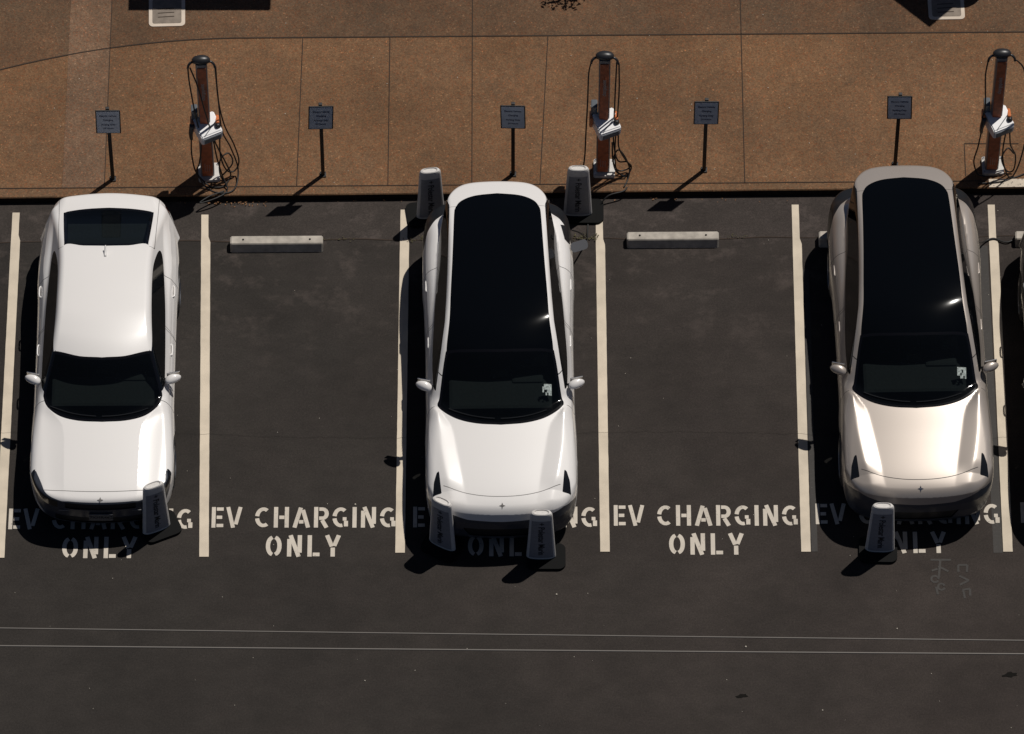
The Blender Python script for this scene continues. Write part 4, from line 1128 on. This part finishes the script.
    # wipers at the foot of the windscreen
    for sx in (-.38, .30):
        pts = []
        for k in range(7):
            xx = sx - .30 + .1*k; yy = (-1.24 if kind == 'suv' else -1.185) + .36*xx*xx + .02
            zz = 1.4
            while F_body(P, np.array([xx]), np.array([yy]), np.array([zz]))[0] > 0 and zz > .6: zz -= .004
            pts.append(Vector((xx, yy, zz + .012)))
        bm = bmesh.new(); tube(bm, pts, .008, 6); obj('wiper', bm, M['trim'], t)
    if sticker:
        bm = bmesh.new(); rows = []
        for j in range(5):
            row = []
            for i in range(7):
                xx = .55 + .12*i/6 + (.0); yy = -.93 + .12*j/4 + .15*(xx-.5)
                zz = 1.5
                while F_body(P, np.array([xx]), np.array([yy]), np.array([zz]))[0] > 0 and zz > .6: zz -= .003
                row.append(bm.verts.new((xx, yy, zz + .006)))
            rows.append(row)
        for j in range(4):
            for i in range(6):
                if (i, j) in ((0, 0), (1, 0), (2, 1) , (4, 0) if sticker == 2 else (3, 0), (0, 3) if sticker == 1 else (9, 9), (3, 2) if sticker == 2 else (1, 1)): continue
                bm.faces.new((rows[j][i], rows[j][i+1], rows[j+1][i+1], rows[j+1][i]))
        obj('sticker', bm, M['sticker'], ws)
    return t
car_g = 'cars parked nose out in the charging bays'
c1 = make_car('sed', SED, M['white'], (-5.375, -.30, .004), R(.3), 'white saloon with painted roof and rear window, leftmost in the row', car_g, M['gap'])
c2 = make_car('suv', SUV, M['white'], (-.165, -.39, .004), R(.9), 'white car with black glass roof and open charging flap, in the middle bay', car_g, M['gap'], True, 1)
c3 = make_car('suv', SUV, M['champ'], (5.265, -.125, .004), R(1.2), 'champagne metallic car with black glass roof on the right', car_g, M['gapdark'], False, 2)
c4 = make_car('sed', SED, M['black'], (7.72, -.42, .004), 0, 'black car at the right edge, almost wholly outside the picture', car_g, M['gapdark'])

# open charge port and flap on the middle car (children of that car, local coordinates)
def surf_x(P, y, z):
    x = 1.3
    while F_body(P, np.array([x]), np.array([y]), np.array([z]))[0] > 0 and x > .2: x -= .002
    return x
bm = bmesh.new(); rows = []
for j in range(9):
    row = []
    for i in range(9):
        a = -1 + 2*i/8; b = -1 + 2*j/8
        # superellipse mapping
        k = max(abs(a), abs(b)) / (math.hypot(a, b) + 1e-9) if (a or b) else 1
        a2, b2 = a*(k*.5+.5), b*(k*.5+.5)
        yy = 1.80 + .14*b2 ; zz = .955 + .065*a2 - .0*b2
        row.append(bm.verts.new((surf_x(SUV, yy, zz) + .004, yy, zz)))
    rows.append(row)
for j in range(8):
    for i in range(8): bm.faces.new((rows[j][i], rows[j][i+1], rows[j+1][i+1], rows[j+1][i]))
bmesh.ops.recalc_face_normals(bm, faces=bm.faces[:])
pt = obj('charge_port', bm, M['trim'], c2, True)
bm = bmesh.new(); prism(bm, rrect(.24, .13, .05, 5), -.005, .005, Matrix.Translation((1.085, 1.63, .93)) @ Matrix.Rotation(R(20), 4, 'Z') @ Matrix.Rotation(R(48), 4, 'X'))
obj('charge_flap', bm, M['chgrey'], c2)

# ------------------------------------------------------------------ light and camera
sx_, sy_ = .36, .33
elev = math.atan(1/math.hypot(sx_, sy_)); az = math.atan2(sx_, sy_)     # azimuth clockwise from +Y
sun = bpy.data.lights.new('sun', 'SUN'); sun.energy = 5.0; sun.angle = R(.53); sun.color = (1., .955, .89)
so = bpy.data.objects.new('sun', sun); COL.objects.link(so)
so.rotation_euler = Vector((sx_, sy_, 1)).to_track_quat('Z', 'Y').to_euler()
w = bpy.data.worlds.new('World'); S.world = w; w.use_nodes = True
nt = w.node_tree; sky = nt.nodes.new('ShaderNodeTexSky'); sky.sky_type = 'NISHITA'; sky.sun_disc = False; sky.air_density = .4; sky.dust_density = .4
sky.sun_elevation = elev; sky.sun_rotation = az
nt.links.new(sky.outputs[0], nt.nodes['Background'].inputs[0]); nt.nodes['Background'].inputs[1].default_value = .05
cam = bpy.data.cameras.new('camera'); cam.sensor_width = 36; cam.lens = 6841.03/1024*36; cam.clip_end = 600; cam.clip_start = 1
co = bpy.data.objects.new('camera', cam); COL.objects.link(co)
D = 91.2137; th = R(55)
co.location = (0, -D*math.cos(th), D*math.sin(th)); co.rotation_euler = (R(35), 0, 0)
S.camera = co
S.render.engine = 'CYCLES'
S.view_settings.view_transform = 'Standard'; S.view_settings.look = 'None'; S.view_settings.gamma = 1
S.view_settings.exposure = -.62
S.cycles.max_bounces = 6; S.cycles.use_denoising = True
